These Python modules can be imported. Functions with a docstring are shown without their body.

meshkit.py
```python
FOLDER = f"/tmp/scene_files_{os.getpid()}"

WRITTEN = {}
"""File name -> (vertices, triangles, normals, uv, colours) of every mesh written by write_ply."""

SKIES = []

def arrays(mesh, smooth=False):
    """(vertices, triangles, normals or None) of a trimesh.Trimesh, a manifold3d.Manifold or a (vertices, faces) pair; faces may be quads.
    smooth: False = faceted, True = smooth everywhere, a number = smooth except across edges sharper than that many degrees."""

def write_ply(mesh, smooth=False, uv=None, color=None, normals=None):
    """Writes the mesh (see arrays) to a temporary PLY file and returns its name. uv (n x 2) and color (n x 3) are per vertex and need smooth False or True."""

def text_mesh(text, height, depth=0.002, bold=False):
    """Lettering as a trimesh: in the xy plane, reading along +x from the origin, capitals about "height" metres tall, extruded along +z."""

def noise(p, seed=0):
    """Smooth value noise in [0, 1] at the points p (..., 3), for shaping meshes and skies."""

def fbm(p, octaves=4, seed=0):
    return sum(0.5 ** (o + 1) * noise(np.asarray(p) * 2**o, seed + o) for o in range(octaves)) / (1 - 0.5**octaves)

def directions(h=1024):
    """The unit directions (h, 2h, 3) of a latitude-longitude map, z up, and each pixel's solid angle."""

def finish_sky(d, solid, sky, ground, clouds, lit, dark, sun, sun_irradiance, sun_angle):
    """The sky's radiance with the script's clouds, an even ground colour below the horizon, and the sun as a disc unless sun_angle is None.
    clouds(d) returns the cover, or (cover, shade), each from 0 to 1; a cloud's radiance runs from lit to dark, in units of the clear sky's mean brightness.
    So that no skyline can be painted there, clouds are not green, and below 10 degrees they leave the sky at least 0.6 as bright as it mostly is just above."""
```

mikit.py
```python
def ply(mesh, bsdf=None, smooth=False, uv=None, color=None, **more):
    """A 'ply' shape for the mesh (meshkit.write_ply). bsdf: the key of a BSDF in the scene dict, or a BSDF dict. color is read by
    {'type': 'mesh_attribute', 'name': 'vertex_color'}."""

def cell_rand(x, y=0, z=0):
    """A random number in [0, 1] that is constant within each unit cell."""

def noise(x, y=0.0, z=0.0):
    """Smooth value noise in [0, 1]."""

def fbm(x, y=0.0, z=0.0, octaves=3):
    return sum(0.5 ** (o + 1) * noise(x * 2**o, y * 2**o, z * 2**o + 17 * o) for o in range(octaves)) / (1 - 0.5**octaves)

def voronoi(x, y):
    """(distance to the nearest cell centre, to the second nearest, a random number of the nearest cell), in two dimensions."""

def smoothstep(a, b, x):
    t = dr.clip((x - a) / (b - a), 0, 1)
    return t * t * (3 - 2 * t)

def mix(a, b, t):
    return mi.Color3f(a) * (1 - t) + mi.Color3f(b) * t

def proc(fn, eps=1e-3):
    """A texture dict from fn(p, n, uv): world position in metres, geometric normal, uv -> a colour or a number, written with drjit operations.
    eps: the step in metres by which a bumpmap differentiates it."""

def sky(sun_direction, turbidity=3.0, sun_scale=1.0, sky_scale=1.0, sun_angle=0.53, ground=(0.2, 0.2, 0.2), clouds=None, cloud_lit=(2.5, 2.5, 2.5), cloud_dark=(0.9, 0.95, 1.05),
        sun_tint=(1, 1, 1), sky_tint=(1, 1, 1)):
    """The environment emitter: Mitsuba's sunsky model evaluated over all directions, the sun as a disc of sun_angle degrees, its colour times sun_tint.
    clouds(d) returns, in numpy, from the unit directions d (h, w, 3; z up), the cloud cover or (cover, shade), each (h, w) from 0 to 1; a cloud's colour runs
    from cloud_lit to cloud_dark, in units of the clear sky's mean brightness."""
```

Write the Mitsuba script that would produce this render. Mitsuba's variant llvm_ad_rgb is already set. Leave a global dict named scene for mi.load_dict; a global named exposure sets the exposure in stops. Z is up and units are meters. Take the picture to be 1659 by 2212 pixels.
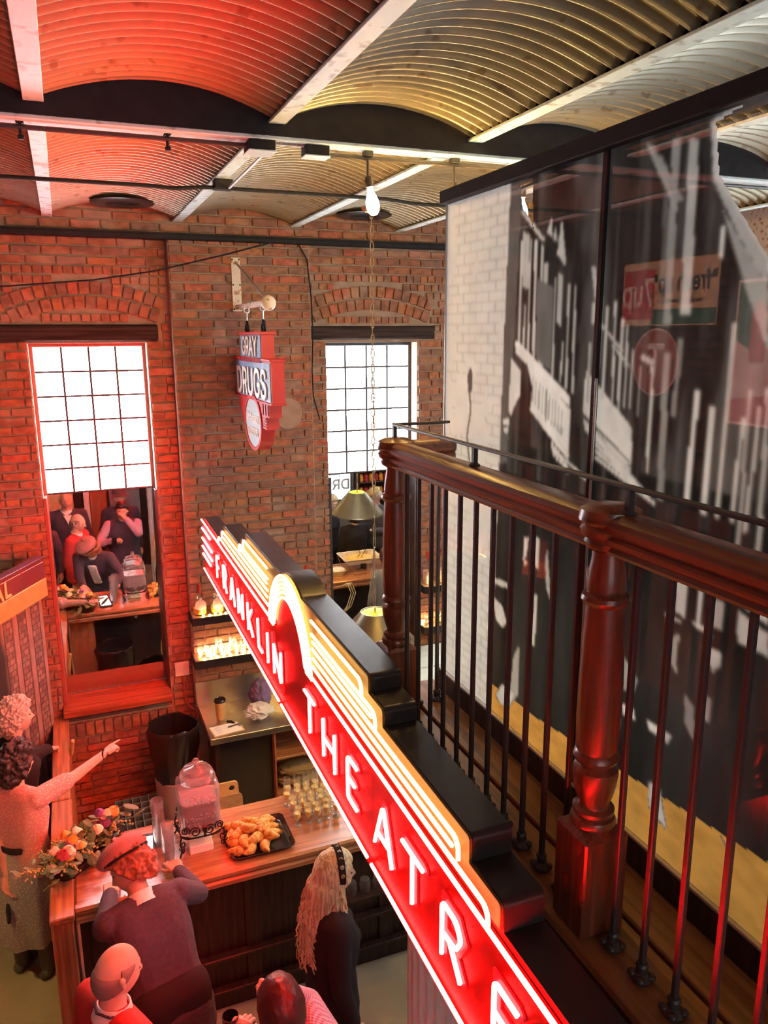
import math, random
import numpy as np, trimesh, manifold3d as m3, shapely.geometry as sg, shapely.affinity as sa
import drjit as dr
import mitsuba as mi
import mikit, meshkit
from mikit import noise, fbm, smoothstep, mix, proc, cell_rand
T = mi.ScalarTransform4f
scene, labels = {}, {}

# ---------------------------------------------------------------- camera, lights, exposure
# origin = camera; x to the right along the far wall, y into the room, z up; the bar floor lies at z = -4.2
YAW, PITCH, ROLL, FOCAL = 0.38161737, 0.22392166, 0.00580801, 1688.508
cy_, sy_, cp_, sp_ = math.cos(YAW), math.sin(YAW), math.cos(PITCH), math.sin(PITCH)
fw = np.array([sy_ * cp_, cy_ * cp_, -sp_]); r0 = np.array([cy_, -sy_, 0.0]); d0 = np.cross(fw, r0)
rt = r0 * math.cos(ROLL) + d0 * math.sin(ROLL); dn = -r0 * math.sin(ROLL) + d0 * math.cos(ROLL)
CAM = np.eye(4); CAM[:3, 0], CAM[:3, 1], CAM[:3, 2] = -rt, -dn, fw
scene['camera'] = {'type': 'perspective', 'fov': math.degrees(2 * math.atan(1659 / 2 / FOCAL)), 'fov_axis': 'x', 'to_world': T(CAM.tolist()), 'near_clip': 0.05, 'far_clip': 60.0}
exposure = 1.88
FL = -4.2                                   # level of the bar floor
AMBIENT = [0.030, 0.024, 0.026]             # light scattered about in the rooms beyond
WINDOW_LIGHT = [5.6, 5.9, 6.2]             # frosted upper panes
RED_NEON = [52.0, 0.36, 0.32]
GOLD_NEON = [2.3, 1.3, 0.34]
BEAD = [48.0, 35.0, 14.5]
BULB = [150.0, 88.0, 24.0]
SHADE_BULB = [210.0, 130.0, 38.0]
STREET_WINDOW = [0.9, 0.96, 1.0]            # the street windows of the upper floor, behind the camera
ADDED_BACKLIGHT = [3.3, 3.9, 4.25]          # panels added behind the glass mural to backlight its print
DOWNLIGHT = [420.0, 275.0, 95.0]  # the low wall lamp, and the spotlights added behind the mural
scene['ambient'] = {'type': 'constant', 'radiance': {'type': 'rgb', 'value': AMBIENT}}

# ---------------------------------------------------------------- materials
def rgb(c): return {'type': 'rgb', 'value': list(map(float, c))}
def mat(name, color, rough=0.5, metal=0.0, spec=0.5, coat=0.0, coat_gloss=0.8, bump=None, bump_scale=0.002, sheen=0.0, two=True):
    b = {'type': 'principled', 'base_color': color if isinstance(color, dict) else rgb(color), 'roughness': rough if isinstance(rough, dict) else float(rough), 'metallic': float(metal), 'specular': float(spec)}
    if coat: b['clearcoat'] = float(coat); b['clearcoat_gloss'] = float(coat_gloss)
    if sheen: b['sheen'] = float(sheen)
    if bump is not None: b = {'type': 'bumpmap', 'arbitrary': bump, 'scale': float(bump_scale), 'bsdf': b}
    scene[name] = {'type': 'twosided', 'bsdf': b} if two else b
    return name
def brickfn(c, d, w):
    def fn(p, n, uv):
        f = fbm(p.x * 23, p.y * 23, p.z * 23, 3); g = noise(p.x * 5 + 3, p.y * 5, p.z * 7)
        return mix(mix(c, d, smoothstep(0.35, 0.7, f)), w, smoothstep(0.62, 0.8, g) * 0.35)
    return fn
BR = []
for k, (c, d) in enumerate([((.34, .145, .088), (.24, .10, .062)), ((.36, .15, .085), (.25, .10, .06)), ((.29, .13, .088), (.19, .09, .062)), ((.33, .17, .105), (.22, .10, .065)), ((.27, .15, .11), (.19, .10, .075)), ((.40, .17, .085), (.27, .11, .06))]):
    BR.append(mat('m_brick_%d' % k, proc(brickfn(c, d, (.42, .33, .25))), .85, spec=.25))
for k, (c, d) in enumerate([((.52, .15, .085), (.36, .10, .055)), ((.44, .14, .085), (.30, .09, .055))]):
    BR.append(mat('m_brick_%d' % (6 + k), proc(brickfn(c, d, (.46, .33, .25))), .85, spec=.25))
mat('m_mortar', proc(lambda p, n, uv: mix((.25, .17, .12), (.42, .32, .25), fbm(p.x * 14, p.y * 14, p.z * 14, 3))), .95, spec=.1)
mat('m_side_brick', (.06, .032, .024), .9, spec=.2)  # kept darker than the other bricks to cut red bounce light
mat('m_vault', proc(lambda p, n, uv: mix(mix((.34, .30, .22), (.23, .20, .14), fbm(p.x * 3, p.y * 9, p.z * 6, 3)), (.16, .10, .06), smoothstep(.66, .78, fbm(p.x * 17, p.y * 17, p.z * 17, 3)) * .7)), .42, metal=.55, spec=.5)
mat('m_red_offset_steel', proc(lambda p, n, uv: mix((.56, .68, .71), (.34, .38, .39), smoothstep(.58, .78, fbm(p.x * 25, p.y * 25, p.z * 25, 3)))), .55, spec=.3)  # blue-grey put into the white paint to offset the red neon light
mat('m_black_steel', proc(lambda p, n, uv: mix((.008, .008, .011), (.018, .018, .021), fbm(p.x * 20, p.y * 20, p.z * 20, 2))), .6, spec=.2)
mat('m_iron', (.05, .042, .042), .42, metal=.3, spec=.5)
mat('m_galv', (.55, .55, .53), .35, metal=.8)
mat('m_old_white', proc(lambda p, n, uv: mix((.70, .62, .52), (.40, .22, .12), smoothstep(.56, .74, fbm(p.x * 40, p.y * 40, p.z * 30, 3)))), .5, spec=.4)
def grain(c, d, ax):
    def fn(p, n, uv):
        q = [p.x, p.y, p.z]; s = [60, 60, 60]; s[ax] = 3.0
        f = fbm(q[0] * s[0], q[1] * s[1], q[2] * s[2], 3)
        return mix(c, d, smoothstep(.3, .7, f))
    return fn
mat('m_rail_wood', proc(grain((.20, .055, .022), (.095, .026, .012), 1)), .34, spec=.5, coat=.55, coat_gloss=.9)
mat('m_post_wood', proc(grain((.19, .050, .022), (.11, .030, .014), 2)), .34, spec=.5, coat=.55, coat_gloss=.9)
mat('m_ledge_wood', proc(grain((.23, .10, .035), (.13, .055, .02), 1)), .35, spec=.5, coat=.5)
mat('m_bar_wood', proc(grain((.42, .17, .075), (.26, .095, .04), 0)), .26, spec=.5, coat=.8, coat_gloss=.92)
mat('m_bar_wood_y', proc(grain((.44, .18, .08), (.27, .10, .045), 1)), .28, spec=.5, coat=.6)
mat('m_post_red', proc(grain((.42, .15, .07), (.28, .09, .045), 2)), .35, spec=.5, coat=.3)
mat('m_dark_wood', proc(grain((.034, .014, .011), (.018, .008, .007), 2)), .4, spec=.4)
mat('m_beam_wood', proc(grain((.055, .038, .034), (.025, .018, .018), 0)), .85, spec=.2)
mat('m_floor', proc(lambda p, n, uv: mix((.40, .34, .22), (.28, .24, .16), fbm(p.x * 4, p.y * 4, 0, 4))), .55, spec=.4)
mat('m_sign_red', (.155, .005, .005), .42, spec=.3)
mat('m_sign_red_light', (.30, .045, .09), .35, spec=.5)
mat('m_sign_cream', (.72, .60, .36), .40, spec=.4)
mat('m_tier_gold', (.085, .052, .014), .45, spec=.3)
mat('m_bronze', proc(lambda p, n, uv: mix((.032, .028, .028), (.050, .044, .042), fbm(p.x * 9, p.y * 9, p.z * 9, 3))), .33, metal=.55, spec=.6)
mat('m_steel', proc(lambda p, n, uv: mix((.62, .58, .50), (.50, .47, .41), fbm(p.x * 4, p.y * 50, p.z * 50, 2))), .27, metal=.95)
mat('m_brass', (.62, .44, .18), .25, metal=.95)
mat('m_chain', (.52, .42, .26), .3, metal=.9)
mat('m_shade', (.20, .175, .11), .36, metal=.6, spec=.6)
mat('m_shade_in', (.85, .62, .20), .45, metal=.3)
mat('m_mirror', (.93, .92, .90), .0, metal=1.0)
scene['m_mirror'] = {'type': 'twosided', 'bsdf': {'type': 'conductor', 'material': 'none', 'specular_reflectance': rgb((.80, .79, .77))}}
mat('m_black_plastic', (.012, .011, .013), .22, spec=.6)
mat('m_black_cloth', (.020, .017, .021), .85, spec=.2)
mat('m_paper', (.80, .74, .62), .8)
mat('m_white', (.78, .76, .72), .5)
mat('m_tan', (.52, .34, .13), .5)
mat('m_canvas', proc(lambda p, n, uv: mix((.42, .28, .12), (.30, .19, .08), fbm(p.x * 40, p.y * 40, p.z * 40, 2))), .9)
mat('m_teal', (.10, .19, .19), .45)
mat('m_gold_board', proc(lambda p, n, uv: mix((.55, .38, .12), (.44, .29, .09), fbm(p.x * 18, p.y * 18, p.z * 18, 3))), .55)
mat('m_burgundy', (.12, .022, .035), .4)
mat('m_gold_letter', (.80, .58, .22), .4)
mat('m_blue_sign', proc(lambda p, n, uv: mix((.135, .22, .36), (.25, .34, .46), smoothstep(.5, .8, fbm(p.x * 14, p.y * 14, p.z * 14, 3)))), .5)
mat('m_paint_red', (.52, .030, .032), .4, spec=.45, coat=.3)
mat('m_pale_blue', (.42, .50, .52), .5)
mat('m_letter_white', (.84, .80, .74), .5)
mat('m_letter_dark', (.03, .03, .045), .5)
mat('m_skin', (.58, .33, .235), .5, spec=.35)
mat('m_skin_pale', (.66, .41, .31), .5, spec=.35)
mat('m_eye', (.03, .02, .02), .2)
scene['m_glass'] = {'type': 'thindielectric', 'int_ior': 1.5}
scene['m_solid_glass'] = {'type': 'dielectric', 'int_ior': 1.45}
mat('m_frame_red', (.30, .07, .045), .5)
# ---------------------------------------------------------------- mesh helpers
MF = m3.Manifold
def tm(v, f): return trimesh.Trimesh(np.asarray(v, float), np.asarray(f, int), process=False)
def m2t(m):
    q = m.to_mesh(); return tm(q.vert_properties[:, :3], q.tri_verts)
def cat(l): return trimesh.util.concatenate([x for x in l if x is not None])
def xf(m, M=None, t=(0, 0, 0), rz=0, rx=0, ry=0, s=1):
    m = m.copy(); v = np.asarray(m.vertices) * np.asarray(s, float)
    for a, ax in ((rx, (1, 0, 0)), (ry, (0, 1, 0)), (rz, (0, 0, 1))):
        if a: v = v @ trimesh.transformations.rotation_matrix(math.radians(a), ax)[:3, :3].T
    if M is not None: v = v @ np.asarray(M)[:3, :3].T + (np.asarray(M)[:3, 3] if np.asarray(M).shape == (4, 4) else 0)
    flip = np.prod(np.sign(np.atleast_1d(s))) < 0 and np.size(s) > 1 or (M is not None and np.linalg.det(np.asarray(M)[:3, :3]) < 0)
    return tm(v + np.asarray(t, float), np.asarray(m.faces)[:, ::-1] if flip else m.faces)
_bx = {}
def box(x0, x1, y0, y1, z0, z1, b=0.004):
    s = np.array([x1 - x0, y1 - y0, z1 - z0], float); b = min(b, s.min() * .45); c = np.array([(x0 + x1) / 2, (y0 + y1) / 2, (z0 + z1) / 2])
    if b <= 0: return xf(trimesh.creation.box(extents=s), t=c)
    h = s / 2; P = [[sx * (h[0] - (b if k != 0 else 0)), sy * (h[1] - (b if k != 1 else 0)), sz * (h[2] - (b if k != 2 else 0))] for sx in (-1, 1) for sy in (-1, 1) for sz in (-1, 1) for k in range(3)]
    return xf(m2t(MF.hull_points(np.array(P))), t=c)
def tube(pts, r, n=8, closed=False, caps=True):
    p = np.asarray(pts, float); N = len(p); r = np.broadcast_to(np.asarray(r, float), (N,))
    if closed: tg = np.roll(p, -1, 0) - np.roll(p, 1, 0)
    else: tg = np.gradient(p, axis=0)
    tg /= np.linalg.norm(tg, axis=1, keepdims=True) + 1e-12
    a = np.cross(tg[0], [0, 0, 1.0] if abs(tg[0][2]) < .9 else [1.0, 0, 0]); a /= np.linalg.norm(a); A = [a]
    for k in range(1, N):
        a = A[-1] - tg[k] * (A[-1] @ tg[k]); A.append(a / (np.linalg.norm(a) + 1e-12))
    A = np.array(A); B = np.cross(tg, A); th = np.arange(n) * 2 * np.pi / n
    v = (p[:, None] + r[:, None, None] * (np.cos(th)[None, :, None] * A[:, None] + np.sin(th)[None, :, None] * B[:, None])).reshape(-1, 3)
    f = []
    for i in range(N if closed else N - 1):
        for j in range(n):
            a0, a1, b0, b1 = i * n + j, i * n + (j + 1) % n, ((i + 1) % N) * n + j, ((i + 1) % N) * n + (j + 1) % n
            f += [[a0, a1, b1], [a0, b1, b0]]
    if caps and not closed:
        v = np.vstack([v, p[0] - tg[0] * r[0] * .5, p[-1] + tg[-1] * r[-1] * .5])
        for j in range(n): f += [[(j + 1) % n, j, N * n], [(N - 1) * n + j, (N - 1) * n + (j + 1) % n, N * n + 1]]
    return tm(v, f)
def arcpts(p, rad=.03, n=5):
    "polyline with rounded corners"
    p = [np.asarray(q, float) for q in p]; out = [p[0]]
    for a, b, c in zip(p[:-2], p[1:-1], p[2:]):
        u, w = a - b, c - b; k = min(rad, np.linalg.norm(u) * .45, np.linalg.norm(w) * .45)
        u, w = u / np.linalg.norm(u), w / np.linalg.norm(w)
        for t in np.linspace(0, 1, n): out.append(b + u * k * (1 - t) ** 2 + w * k * t ** 2)
    return np.array(out + [p[-1]])
def lathe(prof, n=24, c=(0, 0, 0)):
    "prof [(r,z)] from bottom to top"
    p = np.asarray(prof, float); N = len(p); th = np.arange(n) * 2 * np.pi / n
    v = np.stack([p[:, None, 0] * np.cos(th), p[:, None, 0] * np.sin(th), np.broadcast_to(p[:, None, 1], (N, n))], -1).reshape(-1, 3)
    i, j = np.meshgrid(np.arange(N - 1), np.arange(n), indexing='ij'); a, b = i * n + j, i * n + (j + 1) % n
    f = np.vstack([np.stack([a, b, b + n], -1).reshape(-1, 3), np.stack([a, b + n, a + n], -1).reshape(-1, 3)])
    m = tm(v + np.asarray(c, float), f); m.merge_vertices(); m.update_faces(m.nondegenerate_faces()); return m
def ext(poly, h): return trimesh.creation.extrude_polygon(poly, h, engine='earcut')
def ext_x(pts, x0, x1, holes=None):
    "polygon given in (y, z), extruded along x"
    poly = pts if hasattr(pts, 'geom_type') else sg.Polygon(pts, holes)
    m = cat([ext(g, x1 - x0) for g in getattr(poly, 'geoms', [poly])]); v = np.asarray(m.vertices)
    return tm(np.stack([v[:, 2] + x0, v[:, 0], v[:, 1]], 1), m.faces)
def ext_y(pts, y0, y1, holes=None):
    "polygon given in (x, z), extruded along y"
    poly = pts if hasattr(pts, 'geom_type') else sg.Polygon(pts, holes)
    m = cat([ext(g, y1 - y0) for g in getattr(poly, 'geoms', [poly])]); v = np.asarray(m.vertices)
    return tm(np.stack([v[:, 0], v[:, 2] + y0, v[:, 1]], 1), np.asarray(m.faces)[:, ::-1])
def ball(c, r, s=(1, 1, 1), sub=2): return xf(trimesh.creation.icosphere(subdivisions=sub, radius=r), s=s, t=c)
def text(t, h, depth, frame, sx=1.0, bold=True, center=True):
    "lettering in the plane of frame (origin, right, up); depth towards right x up"
    m = meshkit.text_mesh(t, h, depth, bold); v = np.asarray(m.vertices).copy(); v[:, 0] *= sx
    if center: v[:, 0] -= (v[:, 0].min() + v[:, 0].max()) / 2
    o, r, u = [np.asarray(q, float) for q in frame]; n = np.cross(r, u)
    return tm(o + v[:, :1] * r + v[:, 1:2] * u + v[:, 2:3] * n, m.faces)
# ---------------------------------------------------------------- naming helpers
_count = {}
def numbered(key):
    k = _count.get(key, 0); _count[key] = k + 1
    return key if k == 0 else '%s_%03d' % (key, k)
def tag(key, label, cat_, group=None, kind=None):
    d = {}
    if label: d['label'] = label
    if cat_: d['category'] = cat_
    if group: d['group'] = group
    if kind: d['kind'] = kind
    labels[key] = d
def thing(name, label, cat_, group=None, kind=None):
    key = numbered(name); tag(key, label, cat_, group, kind); return key
def put(key, mesh, m, smooth=False, emit=None, weight=1.0, color=None, to=None):
    d = mikit.ply(mesh, m, smooth=smooth, color=color) if not isinstance(mesh, dict) else dict(mesh)
    if emit is not None: d['emitter'] = {'type': 'area', 'radiance': rgb(emit), 'sampling_weight': float(weight)}
    if to is not None: d['to_world'] = to
    scene[key] = d; return key
def part(parent, name, mesh, m, smooth=False, label=None, kind=None, **kw):
    key = numbered(parent + '__' + name); put(key, mesh, m, smooth, **kw)
    if label or kind: tag(key, label, None, None, kind)
    return key
def solo(name, mesh, m, label, cat_, smooth=False, group=None, kind=None, **kw):
    key = thing(name, label, cat_, group, kind); put(key, mesh, m, smooth, **kw); return key

# ================================================================ structure
rng = random.Random(7); nrg = np.random.default_rng(7)
PIER_Y, BAY_Y, WIN_Y = 6.50, 6.62, 6.80
# ---- brick pieces: a few worn shapes, unit size 1 x 1 x 1, shared by every wall
def brick_shape(seed):
    r = np.random.default_rng(seed)
    P = [[sx * (.5 - (.03 if k != 0 else 0) - r.uniform(0, .015)), sy * (.5 - (.06 if k != 1 else 0) - r.uniform(0, .04)), sz * (.5 - (.07 if k != 2 else 0) - r.uniform(0, .05))] for sx in (-1, 1) for sy in (-1, 1) for sz in (-1, 1) for k in range(3)]
    return m2t(MF.hull_points(np.array(P)))
BSH = [brick_shape(k) for k in range(5)]
BDICT = {(i, j): mikit.ply(BSH[i], BR[j]) for i in range(5) for j in range(len(BR))}
# photograph's window on the wall: which pieces can be seen
def seen(x, y, z):
    q = np.array([rt, dn, fw]) @ np.array([x, y, z]); u, v = 829.5 + FOCAL * q[0] / q[2], 1106 + FOCAL * q[1] / q[2]
    return -15 < u < 1675 and -15 < v < 2227
def lay(holder, pieces, tones):
    "pieces: (x, y, z, length, depth, height, tilt). At most 300 as parts, the rest in one"
    pieces = [q for q in pieces if seen(q[0], q[1], q[2])]
    rest = []
    order = sorted(range(len(pieces)), key=lambda i: -pieces[i][3] * pieces[i][5] + (0.5 if pieces[i][2] < -2.2 and pieces[i][0] > .9 else 0))
    for k, i in enumerate(order):
        x, y, z, l, d, h, a = pieces[i]
        M = T().translate([x, y, z]).rotate([0, 1, 0], a).scale([l, d, h])
        si, to = rng.randrange(5), rng.choice(tones)
        if k < 298: part(holder, 'brick', BDICT[si, to], None, to=M)
        else: rest.append(xf(BSH[si], M=np.array(M.matrix)))
    if rest: part(holder, 'brick_courses', cat(rest), BR[tones[0]], kind='stuff', label='the remaining bricks of this wall')
def courses(x0, x1, z0, z1, yf, holes, ch=.0705, bl=.212, skip=lambda x, z: False, arches=()):
    out = []; k = 0; z = z0
    while z < z1 - .03:
        x = x0 - (0 if k % 2 else bl / 2) + rng.uniform(-.01, .01)
        header = k % 6 == 5
        while x < x1:
            near = any(abs(x + .05 - c_) < .75 and -.02 < z < .50 for c_ in arches)
            l = (bl if not header and not near else bl / 2 if not near else bl / 3) * rng.uniform(.96, 1.03); a, b = max(x, x0), min(x + l, x1); x += l
            for hx0, hx1, hz0, hz1 in holes:
                if z + ch > hz0 + .01 and z < hz1 - .01:
                    if a >= hx0 and b <= hx1: b = a
                    elif a < hx0 < b: b = hx0
                    elif a < hx1 < b: a = hx1
            if b - a < .03 or skip((a + b) / 2, z + ch / 2): continue
            out.append(((a + b) / 2, yf + .012 + rng.uniform(-.004, .005), z + ch / 2 + rng.uniform(-.002, .002), b - a - rng.uniform(.009, .013), .036, ch - rng.uniform(.010, .014), rng.uniform(-.7, .7)))
        z += ch; k += 1
    return out
def voussoirs(cx, cz, R, half, yf, h=.106):
    out = []; n = int(2 * half * R / .074)
    for k in range(n):
        t = -half + (k + .5) * 2 * half / n
        out.append((cx + (R + h / 2) * math.sin(t), yf + .010 + rng.uniform(-.004, .004), cz + (R + h / 2) * math.cos(t), 2 * half * R / n - .010, .04, h - .01, math.degrees(t)))
    return out
TONES = [0, 1, 2, 3, 4, 5, 0, 4, 7]
CEIL = 0.845                                # underside of the floor beams
def wall(key, label, poly_pts, holes, y0, y1):
    put(key, ext_y(poly_pts, y0, y1, holes), 'm_mortar'); tag(key, label, 'wall', None, 'structure')
    return key
WL = (-.245, .626, -3.20, -.055)            # left window opening
WR = (2.125, 2.996, -3.20, -.070)
R4 = lambda a: [(a[0], a[2]), (a[1], a[2]), (a[1], a[3]), (a[0], a[3])]
w1 = wall('wall_left', 'brick wall bay around the left window, washed in red neon light', [(-1.62, FL), (.84, FL), (.84, 1.05), (-1.62, 1.05)], [R4(WL)], BAY_Y + .016, 7.05)
w2 = wall('wall_pier', 'brown brick pier between the two windows carrying the shelves', [(.82, FL), (1.96, FL), (1.96, 1.05), (.82, 1.05)], None, PIER_Y + .016, 7.0)
w3 = wall('wall_right', 'brick wall bay around the right window beside the mural', [(1.94, FL), (5.6, FL), (5.6, 1.05), (1.94, 1.05)], [R4(WR)], BAY_Y + .016, 7.05)
AC, AR = -1.10, 1.30
def in_arch(cx):
    return lambda x, z: abs(math.atan2(x - cx, z - AC)) < .425 and AR - .022 < math.hypot(x - cx, z - AC) < AR + .234
LINT_L, LINT_R = (-.50, .72, -.045, .085), (1.95, 3.16, -.045, .070)
sillL = (-.26, .64, -3.21, -2.98)
pc = courses(-.62, .822, -4.2, .73, BAY_Y, [WL, LINT_L, sillL, (-.25, .64, -3.34, -3.20)], skip=in_arch(.19), arches=(.19,))
pc += voussoirs(.19, AC, AR, .415, BAY_Y) + voussoirs(.19, AC, AR + .108, .415, BAY_Y)
pc += [(-.215 + .075 * k, BAY_Y + .008, -3.275, .062, .045, .125, rng.uniform(-1, 1)) for k in range(12)]
lay(w1, pc, TONES)
lay(w2, courses(.82, 1.955, -3.05, .73, PIER_Y, []), TONES)
pc = courses(1.965, 3.45, -3.3, .73, BAY_Y, [WR, LINT_R], skip=in_arch(2.555), arches=(2.555,)) + voussoirs(2.555, AC, AR, .415, BAY_Y) + voussoirs(2.555, AC, AR + .108, .415, BAY_Y)
lay(w3, pc, TONES)
# bricks of the pier's two flanks and of the strip between ledge and vaults
wb = wall('wall_top', 'brick infill strip above the steel ledge under the vaults', [(-1.62, .76), (4.6, .76), (4.6, 1.05), (-1.62, 1.05)], None, PIER_Y - .03, PIER_Y + .012)
lay(wb, courses(-.62, 3.5, .765, 1.04, PIER_Y - .046, []), TONES)
# a shallow round scar of old mortar on the pier
th = np.linspace(0, 2 * np.pi, 40)
scar = tube(np.stack([1.73 + .115 * np.cos(th[:-1]), np.full(39, PIER_Y - .002), -.655 + .125 * np.sin(th[:-1])], 1), .012, 8, closed=True)
part(w2, 'mortar_ring', scar, 'm_mortar', 30, label='round ring of old mortar on the brick')
part(w2, 'mortar_patch', ext_y([(1.73 + .11 * math.cos(t), -.655 + .12 * math.sin(t)) for t in th[:-1]], PIER_Y - .012, PIER_Y + .02), 'm_mortar', label='round patch of mortar inside the ring')
for nm, a, lb in (('lintel', LINT_L, 'charred wooden lintel beam above the left window'), ('lintel', LINT_R, 'charred wooden lintel beam above the right window')):
    solo(nm, box(a[0], a[1], BAY_Y - .015, BAY_Y + .2, a[2], a[3], .012), 'm_beam_wood', lb, 'lintel')
# steel ledge along the top of the brick
k = thing('steel_ledge', 'black steel angle ledge running along the top of the brick wall', 'steel ledge')
part(k, 'plate', box(-1.6, 4.2, PIER_Y - .10, PIER_Y + .02, .745, .760, .002), 'm_black_steel'); part(k, 'lip', box(-1.6, 4.2, PIER_Y - .10, PIER_Y - .09, .715, .745, .002), 'm_black_steel')
part(k, 'back_plate', box(-1.6, 4.2, PIER_Y - .06, PIER_Y + .02, .715, .745, .002), 'm_black_steel')
# ---- the two windows: frosted panes above, mirror below
def window(n, W, zs, desc, tilt):
    key = 'window_%d' % n; tag(key, desc, 'window', None, 'structure')
    x0, x1, z1 = W[0], W[1], W[3]; y = WIN_Y
    part(key, 'frame', cat([box(x0 - .01, x0 + .028, y - .03, y + .05, zs, z1, .004), box(x1 - .028, x1 + .01, y - .03, y + .05, zs, z1, .004), box(x0, x1, y - .03, y + .05, z1 - .03, z1 + .01, .004)]), 'm_frame_red' if n == 1 else 'm_iron')
    part(key, 'top_board', box(x0, x1, BAY_Y + .03, y + .05, z1 - .004, z1 + .016, .003), 'm_frame_red' if n == 1 else 'm_iron')
    xs = np.linspace(x0 + .028, x1 - .028, 5); zz = np.linspace(zs + .008, z1 - .03, 7)
    for a, b in zip(xs[:-1], xs[1:]):
        for c, d in zip(zz[:-1], zz[1:]): part(key, 'pane', box(a + .002, b - .002, y + .002, y + .008, c + .002, d - .002, 0), 'm_white', emit=WINDOW_LIGHT, weight=.25)
    for a in xs[1:-1]: part(key, 'muntin', box(a - .007, a + .007, y - .006, y + .012, zs, z1 - .03, .001), 'm_iron')
    for c in zz[1:-1]: part(key, 'muntin', box(x0 + .02, x1 - .02, y - .005, y + .012, c - .0065, c + .0065, .001), 'm_iron')
    part(key, 'rail', box(x0 + .01, x1 - .01, y - .008, y + .03, zs - .006, zs + .008, .002), 'm_iron')
    # the lower light is a mirror leaning slightly into the room
    zb = -3.03; h = zs - zb; mm = tm([[x0, 0, -h / 2], [x1, 0, -h / 2], [x1, 0, h / 2], [x0, 0, h / 2]], [[0, 1, 2], [0, 2, 3]])
    part(key, 'mirror', xf(mm, rx=tilt, t=(0, y + .025, (zs + zb) / 2)), 'm_mirror', label='mirror in the lower half of the window')
    part(key, 'backing', xf(box(x0, x1, .006, .02, -h / 2, h / 2, 0), rx=tilt, t=(0, y + .025, (zs + zb) / 2)), 'm_black_steel')
    part(key, 'side_board', box(x0 - .006, x0 + .022, BAY_Y + .005, y + .06, zb, zs, .003), 'm_frame_red' if n == 1 else 'm_iron'); part(key, 'side_board', box(x1 - .016, x1 + .006, BAY_Y + .02, y + .06, zb, zs, .003), 'm_iron')
    return key
window(1, WL, -1.255, 'left window with glowing frosted panes over a mirror', 1.5)
window(2, WR, -1.262, 'right window with glowing frosted panes over a mirror', 1.5)
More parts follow.
